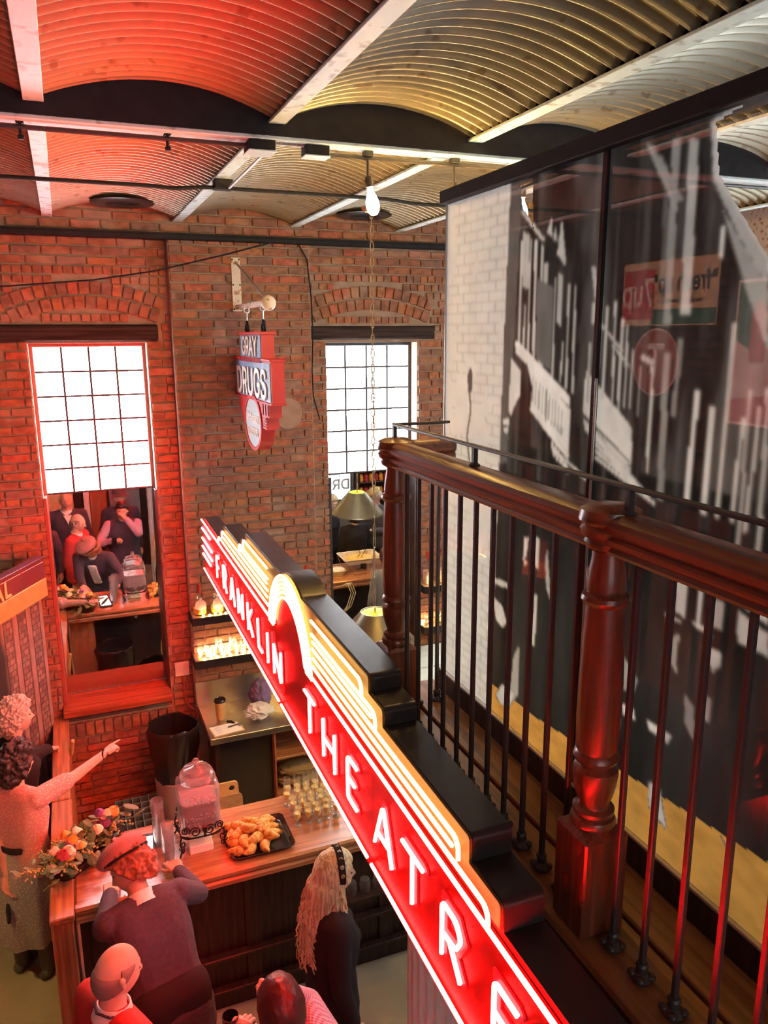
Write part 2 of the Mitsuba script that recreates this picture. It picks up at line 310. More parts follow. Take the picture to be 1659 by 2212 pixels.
mat('m_sill', proc(grain((.34, .085, .035), (.22, .05, .022), 0)), .75, spec=.15)
solo('window_sill', box(-.26, .62, PIER_Y - .02, WIN_Y + .06, -3.095, -3.035, .008), 'm_sill', 'reddish wooden sill board under the left mirror', 'window sill')
solo('window_sill', box(2.1, 3.0, PIER_Y - .02, WIN_Y + .06, -3.09, -3.04, .008), 'm_sill', 'wooden sill board under the right mirror', 'window sill')

# ---- ceiling: steel floor beams with corrugated iron vaults sprung between them
BX = [-.020 + .9200 * i for i in range(-2, 6)]
GY0, GY1 = 3.40, 3.50
def vault(x0, x1, y0, y1):
    na = 22; pitch = .073; ny = int((y1 - y0) / pitch * 10) + 1
    xs = np.linspace(x0, x1, na); ys = np.linspace(y0, y1, ny); c = (x0 + x1) / 2; half = (x1 - x0) / 2
    X, Y = np.meshgrid(xs, ys); t = (X - c) / half
    Zm = .868 + .098 * (1 - t * t); w = np.sin(2 * np.pi * Y / pitch); Zm = Zm + .0135 * w
    Zm += .004 * (meshkit.noise(np.stack([X * 6, Y * 2, Y * 0], -1), 5) - .5)
    i, j = np.meshgrid(np.arange(ny - 1), np.arange(na - 1), indexing='ij'); a = i * na + j
    f = np.vstack([np.stack([a, a + na, a + na + 1], -1).reshape(-1, 3), np.stack([a, a + na + 1, a + 1], -1).reshape(-1, 3)])
    return tm(np.stack([X, Y, Zm], -1).reshape(-1, 3), f)
tag('ceiling', 'vaulted ceiling of corrugated iron between white steel beams', 'ceiling', None, 'structure')
for a, b in zip(BX[:-1], BX[1:]):
    for y0, y1 in ((-.6, GY0 + .01), (GY1 - .01, PIER_Y - .02)): part('ceiling', 'corrugated_vault', vault(a + .012, b - .012, y0, y1), 'm_vault', True)
put('ceiling__slab', box(BX[0], BX[-1], -.6, 7.0, 1.06, 1.1, 0), 'm_black_steel')
for i, a in enumerate(BX):
    for y0, y1, w in ((-.6, GY0, 'near'), (GY1, PIER_Y + .02, 'far')):
        k = thing('floor_beam', None, 'beam', 'floor beams of the ' + w + ' ceiling bay')
        labels[k]['label'] = 'white painted steel beam between the vaults of the ' + ('nearer ceiling bay' if w == 'near' else 'ceiling bay along the brick wall')
        part(k, 'flange', box(a - .036, a + .036, y0, y1, CEIL, CEIL + .012, .002), 'm_red_offset_steel'); part(k, 'web', box(a - .007, a + .007, y0, y1, CEIL + .012, 1.06, 0), 'm_black_steel')
k = thing('girder', 'black steel girder crossing the ceiling in front of the bulbs', 'girder')
part(k, 'web', box(BX[0], BX[-1], GY0 + .03, GY0 + .055, .80, 1.06, 0), 'm_black_steel'); part(k, 'flange', box(BX[0], BX[-1], GY0, GY1, .785, .800, .003), 'm_red_offset_steel')
part(k, 'filler_board', box(BX[0], BX[-1], GY0 + .0, GY0 + .03, .80, .985, 0), 'm_black_steel')

# ================================================================ balcony, railing, mural
RX, NY1, NY0 = 1.100, 2.620, 1.385           # rail line and the two newel posts
MX, MY = 1.340, 2.705                        # face of the mural and its far edge
LEDGE = -1.440
k = thing('balcony', 'wooden balcony ledge carrying the railing along the mural', 'balcony', kind='structure')
part(k, 'ledge_board', box(1.010, 1.19, -.6, 2.80, LEDGE - .03, LEDGE, .008), 'm_ledge_wood'); part(k, 'ledge_board', box(1.196, 1.345, -.6, 2.80, LEDGE - .03, LEDGE + .004, .004), 'm_ledge_wood')
part(k, 'slab', box(1.02, 4.6, -.6, 2.75, LEDGE - .34, LEDGE - .03, .004), 'm_dark_wood'); part(k, 'steel_edge', box(.992, 1.02, -.6, 2.76, LEDGE - .095, LEDGE - .045, .004), 'm_iron')
part(k, 'fascia_board', box(1.0, 1.02, -.6, 2.74, LEDGE - .62, LEDGE - .10, .003), 'm_dark_wood')
# ---- railing
k = RAIL = thing('railing', 'varnished dark wood railing with turned posts and black iron balusters', 'railing')
def newel(y):
    b = LEDGE; top = -.470
    base = box(RX - .062, RX + .062, y - .062, y + .062, b, b + .265, .005)
    shoulder = xf(m2t(MF.hull_points(np.array([[sx * .058, sy * .058, 0] for sx in (-1, 1) for sy in (-1, 1)] + [[.045 * math.cos(t), .045 * math.sin(t), .012] for t in np.linspace(0, 6.28, 16)]))), t=(RX, y, b + .265))
    H = b + .27
    prof = [(0, 0), (.046, 0), (.054, .008), (.056, .018), (.052, .028), (.044, .032), (.050, .040), (.050, .050), (.038, .056), (.036, .064), (.044, .085), (.051, .115), (.054, .142), (.053, .155), (.040, .163), (.036, .170), (.050, .176), (.055, .186), (.052, .196), (.047, .202), (.050, .215), (.052, .28), (.051, .38), (.047, .50), (.0435, .565), (.053, .572), (.056, .580), (.053, .590), (.043, .596), (.045, .605), (.042, .64), (.036, .68), (.036, .704), (0, .704)]
    tur = lathe(prof, 36, (RX, y, H))
    cap = lathe([(0, 0), (.040, 0), (.052, .008), (.056, .02), (.052, .028), (.062, .036), (.066, .05), (.060, .058), (.070, .07), (.066, .094), (.04, .105), (0, .107)], 36, (RX, y, -.475))
    key = part(RAIL, 'newel_post', tur, 'm_post_wood', 35, label='turned wooden newel post')
    part(key, 'base_block', cat([base, shoulder]), 'm_post_wood'); part(key, 'cap', cap, 'm_rail_wood', 35)
newel(NY0); newel(NY1)
half = [(0, 0), (.030, 0), (.034, .008), (.030, .016), (.040, .024), (.043, .036), (.036, .044), (.047, .054), (.050, .068), (.044, .080), (.028, .090), (0, .093)]
prof = half + [(-a, b) for a, b in half[-2:0:-1]]
rail_y = lambda x, y0, y1: tm(*(lambda v, f: (np.stack([v[:, 0] + x, v[:, 2] + y0, v[:, 1] - .474], 1), f[:, ::-1]))(*(lambda m: (np.asarray(m.vertices), np.asarray(m.faces)))(ext(sg.Polygon(prof), y1 - y0))))
part(RAIL, 'handrail', rail_y(RX, -.6, NY1), 'm_rail_wood', 30)
m = rail_y(0, 0, MX - RX - .016); v = np.asarray(m.vertices)
part(RAIL, 'handrail', tm(np.stack([RX + v[:, 1], NY1 - v[:, 0], v[:, 2]], 1), m.faces), 'm_rail_wood', 30)
def baluster(x, y):
    s = .0068
    key = part(RAIL, 'baluster', box(x - s, x + s, y - s, y + s, LEDGE + .02, -.470, .002), 'm_iron')
    pet = [ball((x + .020 * math.cos(t), y + .020 * math.sin(t), LEDGE + .011), .0115, (1, 1, .8), 1) for t in np.arange(4) * math.pi / 2 + .78]
    part(key, 'shoe', cat([lathe([(0, 0), (.024, 0), (.026, .006), (.02, .014), (.0125, .02), (.0125, .036), (.015, .038), (.012, .045), (0, .045)], 12, (x, y, LEDGE))] + pet), 'm_iron', 40)
for i in range(11): baluster(RX, NY1 - .1028 * (i + 1))
for i in range(14): baluster(RX, NY0 - .1028 * (i + 1))
baluster(RX + .085, NY1); baluster(RX + .175, NY1)
IZ = -.318
bar = part(RAIL, 'iron_rail', cat([box(RX - .008, RX + .008, -.6, NY1 + .022, IZ - .010, IZ, .002), box(RX - .008, MX - .016, NY1 + .006, NY1 + .022, IZ - .010, IZ, .002)]), 'm_iron', label='thin black iron rail above the wooden handrail')
for y in (NY1 + .012, 2.02, 1.325, .62): part(bar, 'bracket', cat([box(RX - .007, RX + .007, y - .009, y + .009, -.385, IZ - .008, .002), lathe([(0, 0), (.015, 0), (.017, .006), (.009, .012), (0, .013)], 12, (RX, y, -.384))]), 'm_iron')
# ---- the mural: a black and white street photograph printed behind glass
Q = []                                       # (tone, polygon in (y, z))
def q(t, *p): Q.append((t, np.array(p)))
q(0.10, (2.264, 0.453), (2.192, 0.454), (2.237, -0.421), (2.288, -0.429))
q(0.50, (2.184, 0.367), (2.058, 0.266), (2.072, 0.263), (2.199, 0.363))
q(0.42, (2.182, 0.304), (2.142, 0.288), (2.137, 0.131), (2.177, 0.142))
q(0.03, (2.176, 0.129), (2.135, 0.110), (2.137, 0.094), (2.174, 0.091))
q(0.50, (2.101, 0.271), (2.093, -0.073), (2.106, -0.073), (2.114, 0.272))
q(0.50, (2.065, 0.251), (2.059, -0.090), (2.071, -0.090), (2.078, 0.253))
q(0.50, (2.130, 0.278), (2.128, -0.057), (2.136, -0.057), (2.137, 0.279))
q(0.50, (2.183, 0.277), (2.180, -0.036), (2.191, -0.036), (2.194, 0.278))
q(0.50, (2.151, 0.083), (2.156, -0.046), (2.164, -0.046), (2.159, 0.084))
q(0.42, (1.982, 0.170), (1.959, 0.159), (1.961, 0.019), (1.981, 0.032))
q(0.50, (1.986, 0.226), (1.945, 0.189), (1.954, 0.186), (1.996, 0.224))
q(0.50, (1.993, 0.219), (1.978, 0.320), (1.948, 0.190))
q(0.50, (2.050, 0.286), (2.029, 0.321), (2.022, 0.270))
q(0.45, (2.015, 0.259), (2.011, 0.303), (1.996, 0.257))
q(0.42, (1.923, 0.132), (1.918, -0.155), (1.927, -0.155), (1.932, 0.133))
q(0.42, (1.894, 0.127), (1.885, -0.169), (1.894, -0.169), (1.903, 0.127))
q(0.42, (1.993, 0.155), (1.990, -0.128), (2.000, -0.128), (2.002, 0.156))
q(0.42, (1.943, -0.027), (1.948, -0.139), (1.955, -0.139), (1.950, -0.027))
q(0.42, (2.037, 0.197), (2.041, -0.096), (2.063, -0.096), (2.059, 0.199))
q(0.14, (2.095, 0.162), (2.007, 0.130), (2.006, -0.108), (2.084, -0.077))
q(0.74, (2.208, -0.026), (2.183, -0.029), (1.898, -0.180), (1.898, -0.209), (2.203, -0.061))
q(0.72, (2.142, -0.078), (1.897, -0.214), (1.892, -0.363), (1.961, -0.324), (2.107, -0.234), (2.099, -0.161))
q(0.70, (2.231, -0.076), (2.172, -0.115), (2.167, -0.187), (2.204, -0.234), (2.220, -0.261), (2.235, -0.252))
q(0.05, (2.013, -0.147), (2.017, -0.264), (2.022, -0.264), (2.018, -0.147))
q(0.32, (2.093, -0.129), (2.095, -0.208), (2.102, -0.209), (2.099, -0.129))
q(0.32, (2.074, -0.139), (2.076, -0.218), (2.083, -0.218), (2.080, -0.139))
q(0.32, (2.055, -0.149), (2.057, -0.228), (2.064, -0.228), (2.062, -0.149))
q(0.32, (2.037, -0.159), (2.039, -0.238), (2.045, -0.238), (2.043, -0.159))
q(0.32, (2.019, -0.169), (2.020, -0.247), (2.027, -0.248), (2.025, -0.169))
q(0.32, (2.001, -0.179), (2.002, -0.257), (2.009, -0.257), (2.007, -0.179))
q(0.32, (1.983, -0.189), (1.984, -0.266), (1.991, -0.266), (1.989, -0.189))
q(0.32, (1.965, -0.198), (1.967, -0.275), (1.973, -0.276), (1.971, -0.199))
q(0.32, (1.948, -0.208), (1.949, -0.284), (1.955, -0.285), (1.954, -0.208))
q(0.32, (1.931, -0.217), (1.932, -0.293), (1.938, -0.294), (1.937, -0.218))
q(0.40, (1.983, -0.251), (1.986, -0.272), (1.993, -0.272), (1.990, -0.251))
q(0.40, (1.968, -0.256), (1.971, -0.277), (1.978, -0.277), (1.975, -0.256))
q(0.40, (1.953, -0.262), (1.956, -0.282), (1.963, -0.283), (1.960, -0.262))
q(0.40, (1.938, -0.267), (1.941, -0.288), (1.948, -0.288), (1.945, -0.267))
q(0.40, (1.924, -0.272), (1.927, -0.293), (1.934, -0.293), (1.931, -0.272))
q(0.65, (2.269, -0.278), (2.231, -0.274), (2.232, -0.294), (2.271, -0.298))
q(0.60, (2.264, -0.307), (2.235, -0.301), (2.240, -0.321), (2.258, -0.321))
q(0.62, (1.975, -0.318), (1.958, -0.358), (1.969, -0.361), (1.987, -0.321))
q(0.62, (1.957, -0.329), (1.940, -0.368), (1.952, -0.371), (1.969, -0.332))
q(0.62, (1.940, -0.339), (1.923, -0.378), (1.934, -0.381), (1.951, -0.342))
q(0.62, (1.923, -0.349), (1.906, -0.388), (1.917, -0.391), (1.934, -0.352))
q(0.62, (1.905, -0.359), (1.889, -0.397), (1.900, -0.401), (1.917, -0.362))
q(0.60, (1.947, -0.307), (1.890, -0.348), (1.897, -0.352), (1.954, -0.311))
q(0.62, (1.830, -0.101), (1.654, -0.219), (1.626, -0.240), (1.617, -0.329), (1.642, -0.339), (1.837, -0.217))
q(0.06, (1.839, -0.215), (1.619, -0.328), (1.624, -0.332), (1.845, -0.219))
q(0.50, (1.827, -0.236), (1.620, -0.342), (1.618, -0.366), (1.825, -0.265))
q(0.55, (1.770, -0.278), (1.594, -0.371), (1.603, -0.378), (1.780, -0.285))
q(0.55, (1.769, -0.295), (1.568, -0.386), (1.576, -0.393), (1.778, -0.303))
q(0.55, (1.767, -0.313), (1.543, -0.400), (1.550, -0.408), (1.776, -0.321))
q(0.55, (1.766, -0.331), (1.518, -0.414), (1.524, -0.422), (1.774, -0.339))
q(0.60, (1.927, -0.352), (1.801, -0.400), (1.808, -0.406), (1.934, -0.358))
q(0.45, (1.812, 0.174), (1.788, 0.083), (1.806, 0.083), (1.830, 0.174))
q(0.45, (1.796, 0.077), (1.798, 0.022), (1.818, 0.024), (1.817, 0.078))
q(0.45, (1.774, 0.094), (1.773, -0.099), (1.781, -0.099), (1.782, 0.095))
q(0.50, (1.748, 0.069), (1.745, -0.172), (1.755, -0.172), (1.757, 0.070))
q(0.50, (1.716, 0.080), (1.705, -0.193), (1.713, -0.194), (1.723, 0.080))
q(0.50, (1.683, 0.033), (1.679, -0.203), (1.688, -0.204), (1.692, 0.033))
q(0.50, (1.662, 0.015), (1.657, -0.189), (1.664, -0.190), (1.669, 0.016))
q(0.45, (1.788, 0.037), (1.675, -0.046), (1.683, -0.051), (1.797, 0.033))
q(0.50, (1.721, -0.029), (1.646, -0.081), (1.652, -0.085), (1.728, -0.033))
q(0.40, (1.812, -0.026), (1.812, -0.189), (1.825, -0.190), (1.824, -0.026))
q(0.45, (1.635, -0.042), (1.635, -0.188), (1.642, -0.188), (1.642, -0.042))
q(0.45, (1.603, -0.052), (1.556, -0.068), (1.564, -0.080), (1.612, -0.064))
q(0.50, (1.558, -0.080), (1.551, -0.343), (1.561, -0.344), (1.568, -0.080))
q(0.25, (1.601, -0.081), (1.604, -0.208), (1.611, -0.209), (1.608, -0.081))
q(0.24, (1.507, -0.046), (1.493, -0.403), (1.515, -0.407), (1.529, -0.045))
q(0.20, (1.467, -0.013), (1.470, -0.196), (1.486, -0.197), (1.483, -0.012))
q(0.62, (1.402, -0.132), (1.404, -0.392), (1.420, -0.394), (1.418, -0.132))
q(0.62, (1.350, -0.164), (1.349, -0.408), (1.365, -0.410), (1.365, -0.165))
q(0.50, (1.314, 0.016), (1.312, -0.411), (1.322, -0.412), (1.323, 0.017))
q(0.50, (1.264, -0.177), (1.269, -0.412), (1.279, -0.413), (1.274, -0.177))
q(0.40, (1.225, -0.154), (1.228, -0.424), (1.239, -0.425), (1.235, -0.154))
q(0.38, (1.199, -0.228), (1.192, -0.425), (1.200, -0.427), (1.207, -0.229))
q(0.26, (1.523, 0.427), (1.512, 0.019), (1.537, 0.020), (1.547, 0.433))
q(0.42, (1.465, 0.414), (1.451, 0.038), (1.481, 0.040), (1.494, 0.421))
q(0.03, (1.437, 0.409), (1.412, 0.157), (1.426, 0.158), (1.451, 0.412))
q(0.10, (1.547, 0.312), (1.537, 0.105), (1.556, 0.106), (1.565, 0.316))
q(0.60, (1.369, 0.220), (1.369, 0.158), (1.377, 0.159), (1.377, 0.221))
q(0.30, (1.641, 0.442), (1.612, 0.431), (1.514, 0.278), (1.520, 0.266))
q(0.26, (1.606, 0.414), (1.581, 0.399), (1.501, 0.296), (1.520, 0.288))
q(0.55, (1.432, 0.443), (1.421, 0.444), (1.288, 0.479), (1.058, 0.504), (0.958, -0.198), (1.242, 0.120), (1.411, 0.325))
q(0.42, (1.422, 0.336), (1.403, 0.323), (1.245, 0.139), (1.238, 0.089), (1.318, 0.186))
q(0.34, (1.380, 0.259), (1.321, 0.187), (1.238, 0.089), (1.222, -0.040), (1.297, 0.092))
q(0.30, (1.253, -0.117), (1.243, -0.511), (1.254, -0.514), (1.264, -0.117))
q(0.35, (1.206, -0.115), (1.188, -0.496), (1.199, -0.498), (1.217, -0.115))
q(0.40, (1.161, -0.112), (1.136, -0.481), (1.146, -0.483), (1.171, -0.112))
q(0.30, (1.119, -0.109), (1.088, -0.467), (1.097, -0.470), (1.128, -0.109))
q(0.35, (1.079, -0.107), (1.042, -0.454), (1.051, -0.457), (1.087, -0.107))
q(0.40, (1.040, -0.104), (0.998, -0.442), (1.007, -0.444), (1.049, -0.105))
q(0.30, (1.003, -0.102), (0.957, -0.430), (0.965, -0.433), (1.011, -0.102))
q(0.35, (0.968, -0.100), (0.918, -0.419), (0.926, -0.422), (0.976, -0.100))
q(0.40, (0.935, -0.098), (0.881, -0.409), (0.888, -0.411), (0.942, -0.098))
q(0.55, (2.506, -0.867), (2.454, -0.888), (2.465, -0.964), (2.385, -1.010), (2.347, -1.072), (2.382, -1.081), (2.418, -1.049), (2.395, -1.095), (2.435, -1.086), (2.470, -1.132), (2.483, -1.072), (2.528, -1.088))
q(0.55, (2.315, -0.908), (2.240, -0.926), (2.209, -0.975), (2.232, -1.001), (2.275, -0.990))
q(0.50, (2.318, -0.840), (2.198, -0.833), (2.168, -0.847), (2.213, -0.851), (2.317, -0.862))
q(0.50, (2.116, -0.647), (2.089, -0.644), (2.098, -0.705), (2.123, -0.724), (2.089, -0.724), (2.110, -0.747))
q(0.50, (2.046, -0.633), (2.025, -0.633), (2.029, -0.729), (2.056, -0.725))
q(0.50, (2.044, -0.822), (2.028, -0.817), (2.030, -0.992), (2.049, -0.994))
q(0.35, (1.982, -0.645), (1.950, -0.815), (1.978, -0.779), (1.989, -0.699))
q(0.45, (1.778, -0.659), (1.731, -0.662), (1.730, -0.675), (1.762, -0.701), (1.780, -0.690))
q(0.40, (1.811, -0.749), (1.771, -0.743), (1.765, -0.812), (1.809, -0.827))
q(0.30, (2.154, -1.073), (2.121, -1.027), (2.122, -1.205), (2.179, -1.283))
q(0.50, (2.270, -1.271), (2.224, -1.215), (2.146, -1.215), (2.173, -1.280), (2.236, -1.292))
q(0.30, (1.602, -0.855), (1.568, -0.875), (1.535, -0.901), (1.555, -0.950), (1.593, -0.947))
q(0.62, (1.591, -0.994), (1.542, -0.985), (1.539, -1.017), (1.588, -1.020))
q(0.60, (1.486, -0.991), (1.444, -0.991), (1.441, -1.018), (1.484, -1.017))
q(0.55, (1.420, -0.992), (1.400, -0.992), (1.411, -1.019), (1.421, -1.018))
q(0.50, (1.428, -0.557), (1.390, -0.558), (1.390, -0.675), (1.422, -0.666))
q(0.55, (1.351, -0.564), (1.339, -0.563), (1.341, -0.676), (1.352, -0.674))
q(0.45, (1.311, -0.552), (1.268, -0.553), (1.268, -0.572))
q(0.30, (1.307, -0.596), (1.276, -0.597), (1.271, -0.662), (1.306, -0.663))
q(0.60, (1.361, -0.673), (1.304, -0.680), (1.303, -0.690), (1.360, -0.682))
q(0.50, (1.455, -0.683), (1.401, -0.685), (1.401, -0.692), (1.454, -0.691))
q(0.50, (1.230, -0.560), (1.155, -0.568), (1.150, -0.608), (1.232, -0.583))
q(0.45, (1.231, -0.604), (1.148, -0.628), (1.141, -0.678), (1.225, -0.673))
q(0.45, (1.303, -0.719), (1.270, -0.716), (1.269, -0.752), (1.287, -0.771), (1.303, -0.749))
q(0.30, (1.420, -0.734), (1.401, -0.721), (1.406, -0.784), (1.398, -0.830), (1.421, -0.802))
q(0.25, (1.308, -0.839), (1.287, -0.841), (1.286, -0.900), (1.304, -0.897))
q(0.45, (1.465, -1.162), (1.425, -1.159), (1.412, -1.198), (1.389, -1.252), (1.416, -1.248), (1.462, -1.229))
q(0.30, (1.224, -1.157), (1.190, -1.172), (1.198, -1.184))
q(0.22, (1.366, -0.865), (1.332, -0.886), (1.329, -0.971), (1.361, -0.937))
BRICK_EDGE = lambda z: np.interp(z, [-1.463, -0.929, -0.429, 0.029, 0.453], [2.322, 2.301, 2.288, 2.277, 2.264])
CLEAR = [np.array([(1.421, 0.440), (1.286, 0.470), (1.058, 0.504), (0.981, -0.036), (1.245, 0.143), (1.398, 0.327)]), np.array([(2.213, 0.452), (2.135, 0.452), (2.122, 0.297), (2.150, 0.340), (2.192, 0.372)])]
gy, gz = np.meshgrid(np.arange(.0, MY + .001, .0055), np.arange(-1.343, .4605, .0055)); GYf, GZf = gy.ravel(), gz.ravel()
def inside(P):
    x, y = P[:, 0], P[:, 1]; r = np.zeros(GYf.shape, bool); b = (GYf >= x.min()) & (GYf <= x.max()) & (GZf >= y.min()) & (GZf <= y.max()); px, py = GYf[b], GZf[b]; c = np.zeros(px.shape, bool); j = len(x) - 1
    for i in range(len(x)):
        if y[i] != y[j]: c ^= ((y[i] > py) != (y[j] > py)) & (px < (x[j] - x[i]) * (py - y[i]) / (y[j] - y[i]) + x[i])
        j = i
    r[b] = c; return r
nz = lambda a, b, s=0, o=4: meshkit.fbm(np.stack([GYf * a, GZf * b, GYf * 0], -1), o, s)
tone = .011 + .05 * np.clip(nz(9, 2.2, 3) - .35, 0, 1) + .20 * np.clip(nz(22, 2.0, 9) - .56, 0, 1) * (GZf > -.45)
tone = np.where((GZf > -.35) & (GYf < 2.1), tone + .22 * np.clip(nz(10, 3, 21) - .46, 0, 1), tone)
for t, P in Q:
    i = inside(P); tone = np.where(i, np.maximum(0, t * (.72 + .56 * nz(18, 10, 5))), tone)
ib = GYf > BRICK_EDGE(GZf)                   # the pale painted brick flank of the first house in the print
row = np.floor(GZf / .034); colm = np.floor((GYf + (row % 2) * .045) / .09)
jt = (np.abs(GZf / .034 - row - .5) > .42) | (np.abs((GYf + (row % 2) * .045) / .09 - colm - .5) > .46)
br = .60 - .13 * (nz(12, 16, 31) - .5) - np.where(jt & (nz(7, 7, 12) > .42), .13, 0)
tone = np.where(ib, br, tone); tone = np.where(ib & (np.abs(GYf - 2.51 - .010 * np.sin(GZf * 30)) < .006) & (GZf > -.55) & (GZf < -.14), .10, tone); tone = np.where(ib & (np.hypot(GYf - 2.505, (GZf + .165) * .4) < .018), .08, tone)
from scipy.ndimage import gaussian_filter
tone = gaussian_filter(tone.reshape(gy.shape), .7).ravel()
col = np.stack([tone * 1.02, tone, tone * .97], 1)
street = inside(np.array([(2.7, -1.25), (2.0, -1.235), (.9, -1.12), (0, -1.0), (0, -1.35), (2.7, -1.35)]))
col = np.where((street & (tone < .12) & (GYf < 2.35))[:, None], np.array([.50, .26, .06]) * (.7 + .6 * nz(14, 30, 8))[:, None], col)
nyy, nxx = gy.shape[1], gy.shape[0]; ii, jj = np.meshgrid(np.arange(nxx - 1), np.arange(nyy - 1), indexing='ij'); a = ii * nyy + jj
fm = np.vstack([np.stack([a, a + nyy, a + nyy + 1], -1).reshape(-1, 3), np.stack([a, a + nyy + 1, a + 1], -1).reshape(-1, 3)])
scene['m_print'] = {'type': 'blendbsdf', 'weight': .13, 'a': {'type': 'principledthin', 'base_color': {'type': 'mesh_attribute', 'name': 'vertex_color'}, 'roughness': .6, 'spec_trans': 0.0, 'diff_trans': 1.25, 'eta': 1.3}, 'b': {'type': 'twosided', 'bsdf': {'type': 'conductor', 'material': 'none'}}}
scene['m_clear_sheet'] = {'type': 'thindielectric', 'int_ior': 1.6}
fcs = [inside(P)[fm].all(1) for P in CLEAR]; fc = fcs[0] | fcs[1]; vm = np.stack([np.full(GYf.shape, MX), GYf, GZf], 1)
def sub(f): u, inv = np.unique(f, return_inverse=True); return tm(vm[u], inv.reshape(-1, 3)), col[u]
k = thing('street_mural', 'large black and white street photograph printed on a tall glass screen', 'mural')
g_, c_ = sub(fm[~fc]); part(k, 'print', g_, 'm_print', color=c_); [part(k, 'clear_glass', sub(fm[f_])[0], 'm_clear_sheet', label='clear unprinted part of the glass') for f_ in fcs]
part(k, 'glass_joint', cat([box(MX - .010, MX + .002, 1.772, 1.792, -1.345, .46, .002)]), 'm_black_plastic', label='dark upright joint between two sheets')
part(k, 'chrome_strip', box(MX - .014, MX - .006, 1.765, 1.772, -1.345, -.12, .002), 'm_galv')
part(k, 'top_bar', box(MX - .03, MX + .05, -.6, MY + .005, .455, .500, .003), 'm_black_steel', label='black bar along the top edge')
part(k, 'edge_trim', box(MX - .004, MX + .016, MY, MY + .006, -1.345, .46, .001), 'm_galv')
part(k, 'plinth', box(MX - .012, MX + .12, -.6, MY + .01, LEDGE, -1.352, .003), 'm_dark_wood', label='dark wooden plinth under the mural'); part(k, 'ledge_strip', box(MX - .014, MX + .0, -.6, MY + .01, -1.352, -1.343, .002), 'm_galv')

# ================================================================ the marquee sign
# local frame: (y, z) in the sign's face, o = distance out of the face toward the room (-x); the sign is turned 0.7 degrees
SK, SC = .0127, 3.285
def SX(y, o): return .885 - o + SK * (y - 5.1)
def sgn(m):                                   # local x = o -> world
    v = np.asarray(m.vertices); return tm(np.stack([.885 - v[:, 0] + SK * (v[:, 1] - 5.1), v[:, 1], v[:, 2]], 1), np.asarray(m.faces)[:, ::-1])
def sx(poly, o0, o1): return sgn(ext_x(poly, o0, o1))
MS = thing('marquee_sign', 'long red neon theatre marquee sign with stepped gold tiers and arch', 'neon sign')
YA, YB = SC + 2.72, SC - 2.72
steps = [(2.72, -1.800), (2.72, -1.375), (1.93, -1.375), (1.93, -1.295), (1.77, -1.295), (1.77, -1.222), (1.165, -1.222), (1.165, -1.162), (1.035, -1.162), (1.035, -1.102), (.40, -1.102)]
box_poly = sg.Polygon([(SC + a, z) for a, z in steps] + [(SC - a, z) for a, z in steps[::-1]]).union(sg.Point(SC, -1.462).buffer(.405, 32)).union(sg.box(SC - .405, -1.5, SC + .405, -1.45))
box_poly = box_poly.buffer(-.02).buffer(.02, 8)
part(MS, 'cabinet', sx(box_poly, -.115, -.004), 'm_bronze', 25, label='dark bronze cabinet with stepped top')
tiers = box_poly.buffer(-.006).difference(sg.box(YB - 1, -3, YA + 1, -1.37))
part(MS, 'tier_face', sx(tiers, -.004, .004), 'm_tier_gold', 25, label='golden stepped face behind the pale tubes')
lower = sg.box(YB + .004, -1.795, YA - .004, -1.40).union(sg.Point(SC, -1.462).buffer(.275, 32))
for i, (a, b) in enumerate([(YA, 4.9), (4.9, 3.56), (3.56, 2.215), (2.215, YB)]):
    part(MS, 'red_panel', sx(lower.intersection(sg.box(b + .0008, -3, a - .0008, 0)), -.004, .007), 'm_sign_red', 25)
part(MS, 'bottom_trim', sx(sg.box(YB, -1.812, YA, -1.797), -.115, .012), 'm_sign_red'); part(MS, 'top_trim', sx(sg.box(YB, -1.402, SC - .30, -1.394).union(sg.box(SC + .30, -1.402, YA, -1.394)), .0, .014), 'm_sign_red')
TO = .020
def neon(name, pts, r=.0068, emit=RED_NEON, parent=MS, w=1.0, rad=.03, closed=False, o=TO):
    p = np.array([(o, a, b) for a, b in pts], float); p = p if len(p) == 2 or rad == 0 else arcpts(p, rad, 5)
    return part(parent, name, sgn(tube(p, r, 7, closed)), 'm_white', 30, emit=emit, weight=w)
def arc(r, z0=-1.40, n=25):
    zc = -1.462; t0 = math.asin((z0 - zc) / r)
    return [(SC + r * math.cos(t), zc + r * math.sin(t)) for t in np.linspace(t0, math.pi - t0, n)]
ra = arc(.288)
neon('red_outline_tube', [(YA - .04, -1.384)] + [(ra[0][0], -1.384)] + ra[1:-1] + [(ra[-1][0], -1.384), (YB + .04, -1.384)], w=3, rad=.012)
neon('red_outline_tube', [(YA - .04, -1.776), (4.62, -1.776)], w=2); neon('red_outline_tube', [(4.60, -1.776), (3.52, -1.776)], w=2); neon('red_outline_tube', [(3.48, -1.776), (2.24, -1.776)], w=2); neon('red_outline_tube', [(2.20, -1.776), (YB + .04, -1.776)], w=2)
for r in (.312, .332, .352, .372, .390): neon('arch_tube', arc(r), .0066, GOLD_NEON, w=1, rad=0)
for s in (1, -1):
    Y = lambda a: SC + s * a
    for a, z in ((1.005, -1.133), (1.135, -1.190), (1.735, -1.252), (1.895, -1.330)):
        neon('gold_tier_tube', [(Y(.395 if z > -1.2 else .40), z), (Y(a - .02), z), (Y(a), z - .02), (Y(a), z - .055)], .0064, GOLD_NEON, w=1.5, rad=.03)
    neon('gold_tier_tube', [(Y(.41), -1.218), (Y(1.10), -1.218)], .006, GOLD_NEON, w=.8); neon('gold_tier_tube', [(Y(.41), -1.290), (Y(1.70), -1.290)], .006, GOLD_NEON, w=.8)
